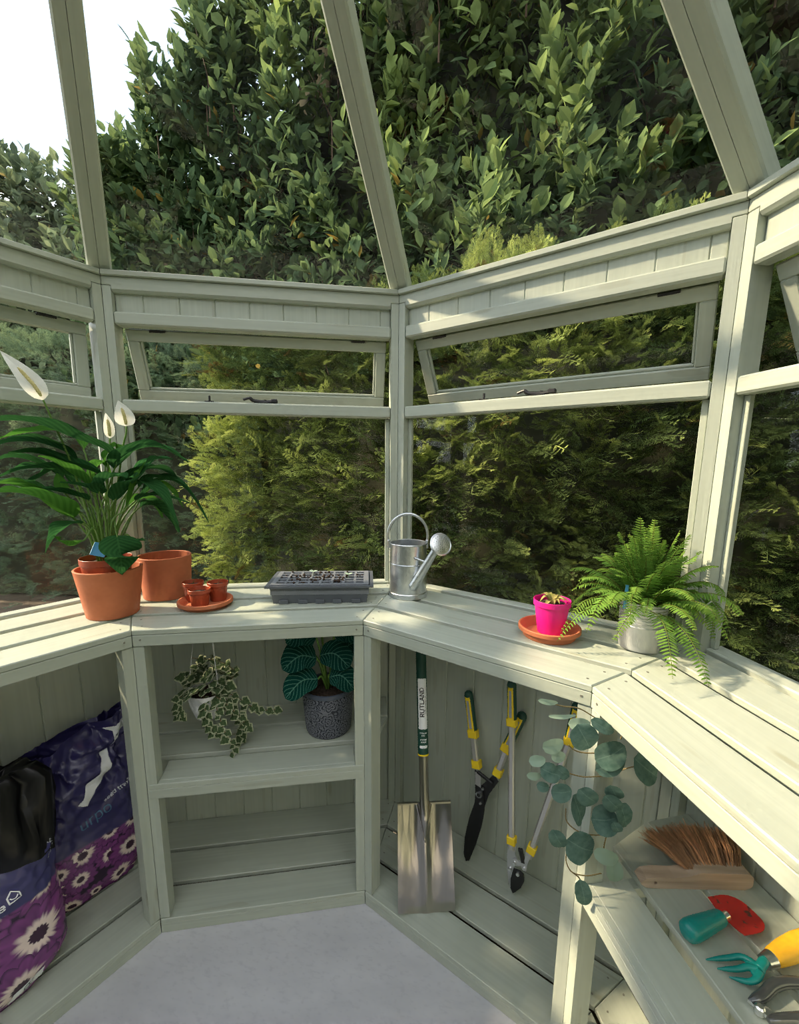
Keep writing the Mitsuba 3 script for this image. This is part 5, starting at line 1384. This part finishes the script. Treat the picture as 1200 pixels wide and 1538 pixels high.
t = thing('hand_trowel', 'short hand trowel with a teal handle and rounded red blade on the right shelf', 'trowel')
h0, h1 = np.array([.6230, .3930]), np.array([.6905, .4350]); e = (h1 - h0) / np.linalg.norm(h1 - h0); s2 = np.array([-e[1], e[0]]); Lh = np.linalg.norm(h1 - h0)
TR = np.eye(4); TR[:3, 0] = [*e, 0]; TR[:3, 1] = [*s2, 0]; TR[:3, 3] = [*h0, ZS]
hp = lathe([(0, 0), (.010, .0012), (.0150, .006), (.0163, .014), (.0158, .030), (.0135, .055), (.0120, Lh - .004), (.0105, Lh), (0, Lh)], 36)
part('handle', t, put(put(hp, M4(rotm((0, 1, 0), 90), (0, 0, .0164))), TR), 'teal', 40, 'teal wooden handle')
part('ferrule', t, put(put(trimesh.creation.cylinder(.0066, .016, sections=24), M4(rotm((0, 1, 0), 90), (Lh + .006, 0, .0145))), TR), 'chrome', 35, 'metal ferrule')
V_, F_ = [], []; nu, nv = 18, 14
for sd in (1, -1):
    for j in range(nv + 1):
        for i in range(nu + 1):
            s = i / nu; y_ = 2 * j / nv - 1; w_h = .0315 * (math.sqrt(max(0, 1 - max(0, (s - .38) / .62) ** 2.2)) * .999 + .001)
            V_.append((Lh + .010 + s * .066, y_ * w_h, .0100 - .0085 * s + .006 * (y_ ** 2) * (w_h / .0315) + sd * .0006))
n1_ = (nu + 1) * (nv + 1)
for j in range(nv):
    for i in range(nu):
        a = j * (nu + 1) + i; F_ += [(a, a + 1, a + nu + 2), (a, a + nu + 2, a + nu + 1), (n1_ + a, n1_ + a + nu + 2, n1_ + a + 1), (n1_ + a, n1_ + a + nu + 1, n1_ + a + nu + 2)]
edge = list(range(nu + 1)) + [j * (nu + 1) + nu for j in range(1, nv + 1)] + [nv * (nu + 1) + i for i in range(nu - 1, -1, -1)] + [j * (nu + 1) for j in range(nv - 1, 0, -1)]
for a, b in zip(edge, edge[1:] + edge[:1]): F_ += [(a, n1_ + a, n1_ + b), (a, n1_ + b, b)]
TB2 = TR @ M4(None, (Lh + .010, 0, 0)) @ M4(rotm((0, 0, 1), -4)) @ M4(None, (-Lh - .010, 0, 0))
part('blade', t, put(trimesh.Trimesh(np.array(V_), np.array(F_), process=False), TB2), 'red_paint', 40, 'red blade with specks of soil')

t = thing('hand_fork', 'small hand fork with teal prongs and a yellow handle at the right edge', 'hand fork')
f0, f1 = np.array([.7330, .3835]), np.array([.6450, .3620]); hdir = np.array([.8000, .4250]) - f0; hdir /= np.linalg.norm(hdir)
ft = np.arctan2(hdir[1], hdir[0]); FK = at(f0[0], f0[1], ZS, math.degrees(ft))
hp = lathe([(0, -.002), (.0110, -.001), (.0125, .004), (.0155, .030), (.0165, .060), (.0150, .082), (.0100, .092), (0, .094)], 36)
part('handle', t, put(put(hp, M4(rotm((0, 1, 0), 90), (.004, 0, .0168))), FK), 'yellow_paint', 40, 'yellow painted handle')
part('ferrule', t, put(put(lathe([(0, -.012), (.0095, -.012), (.0115, .004), (0, .004)], 28), M4(rotm((0, 1, 0), 90), (0, 0, .0160))), FK), 'chrome', 35, 'shiny metal ferrule')
part('neck', t, tube(bez([FK[:3, 3] + np.array([0, 0, .016]), np.array([.7200, .3740, ZS + .020]), np.array([.7090, .3640, ZS + .016])], 12), [.0058] * 6 + [.0066] * 6, 12), 'teal', True)
TI = [[(.7120, .3655, .016), (.6960, .3790, .013), (.6760, .3770, .008), (.6450, .3700, .0035)], [(.7100, .3630, .016), (.6960, .3650, .014), (.6800, .3620, .009), (.6560, .3605, .0035)], [(.7090, .3610, .016), (.7000, .3510, .013), (.6880, .3480, .009), (.6680, .3525, .0035)]]
for k in TI:
    P = np.array(k); P[:, 2] += ZS; part('prong', t, tube(bez(P, 18), np.interp(np.linspace(0, 1, 18), [0, .3, .8, 1], [.0058, .0048, .0034, .0009]), 10), 'teal', True)
part('palm', t, hull(np.vstack([put(trimesh.creation.icosphere(1, r_), M4(None, (q[0], q[1], ZS + q[2]))).vertices for q, r_ in (((.7110, .3640, .0160), .0062), ((.7000, .3745, .0135), .0042), ((.7020, .3530, .0135), .0042))])), 'teal', 40)

t = thing('secateurs', 'chrome secateurs with dark handles lying at the bottom right corner of the shelf', 'secateurs')
Q0 = np.array([.6880, .3155]); SC = at(Q0[0], Q0[1], ZS, 22)
scene['gunmetal'] = pr((0.13, 0.14, 0.15), 0.16, 0.7)
def scp(P, r_, mat, nm, lab=None): part(nm, t, put(tube(bez([(x_, y_, z_) for x_, y_, z_ in P], 22), r_, 12), SC), mat, 40, lab)
scp([(-.004, .010, .008), (.018, .012, .010), (.045, .020, .011), (.075, .020, .010), (.115, .010, .009)], np.interp(np.linspace(0, 1, 22), [0, .12, .5, 1], [.0035, .0065, .0080, .0065]), 'gunmetal', 'handle', 'glossy dark grey handle')
scp([(.000, -.012, .008), (.020, -.014, .009), (.050, -.018, .010), (.085, -.018, .009), (.115, -.012, .009)], np.interp(np.linspace(0, 1, 22), [0, .12, .5, 1], [.0035, .0060, .0075, .0060]), 'gunmetal', 'handle', 'glossy dark grey handle')
part('blade', t, put(hull([(-.006, .012, .004), (-.006, .012, .008), (.004, -.012, .004), (.004, -.012, .009), (.016, -.006, .004), (.016, -.006, .009), (.010, .008, .004), (.010, .008, .008)]), SC), 'chrome', False, 'shiny metal catch')
part('pivot', t, put(lathe([(0, .002), (.006, .002), (.006, .012), (.004, .014), (0, .014)], 20), SC), 'chrome', 35)
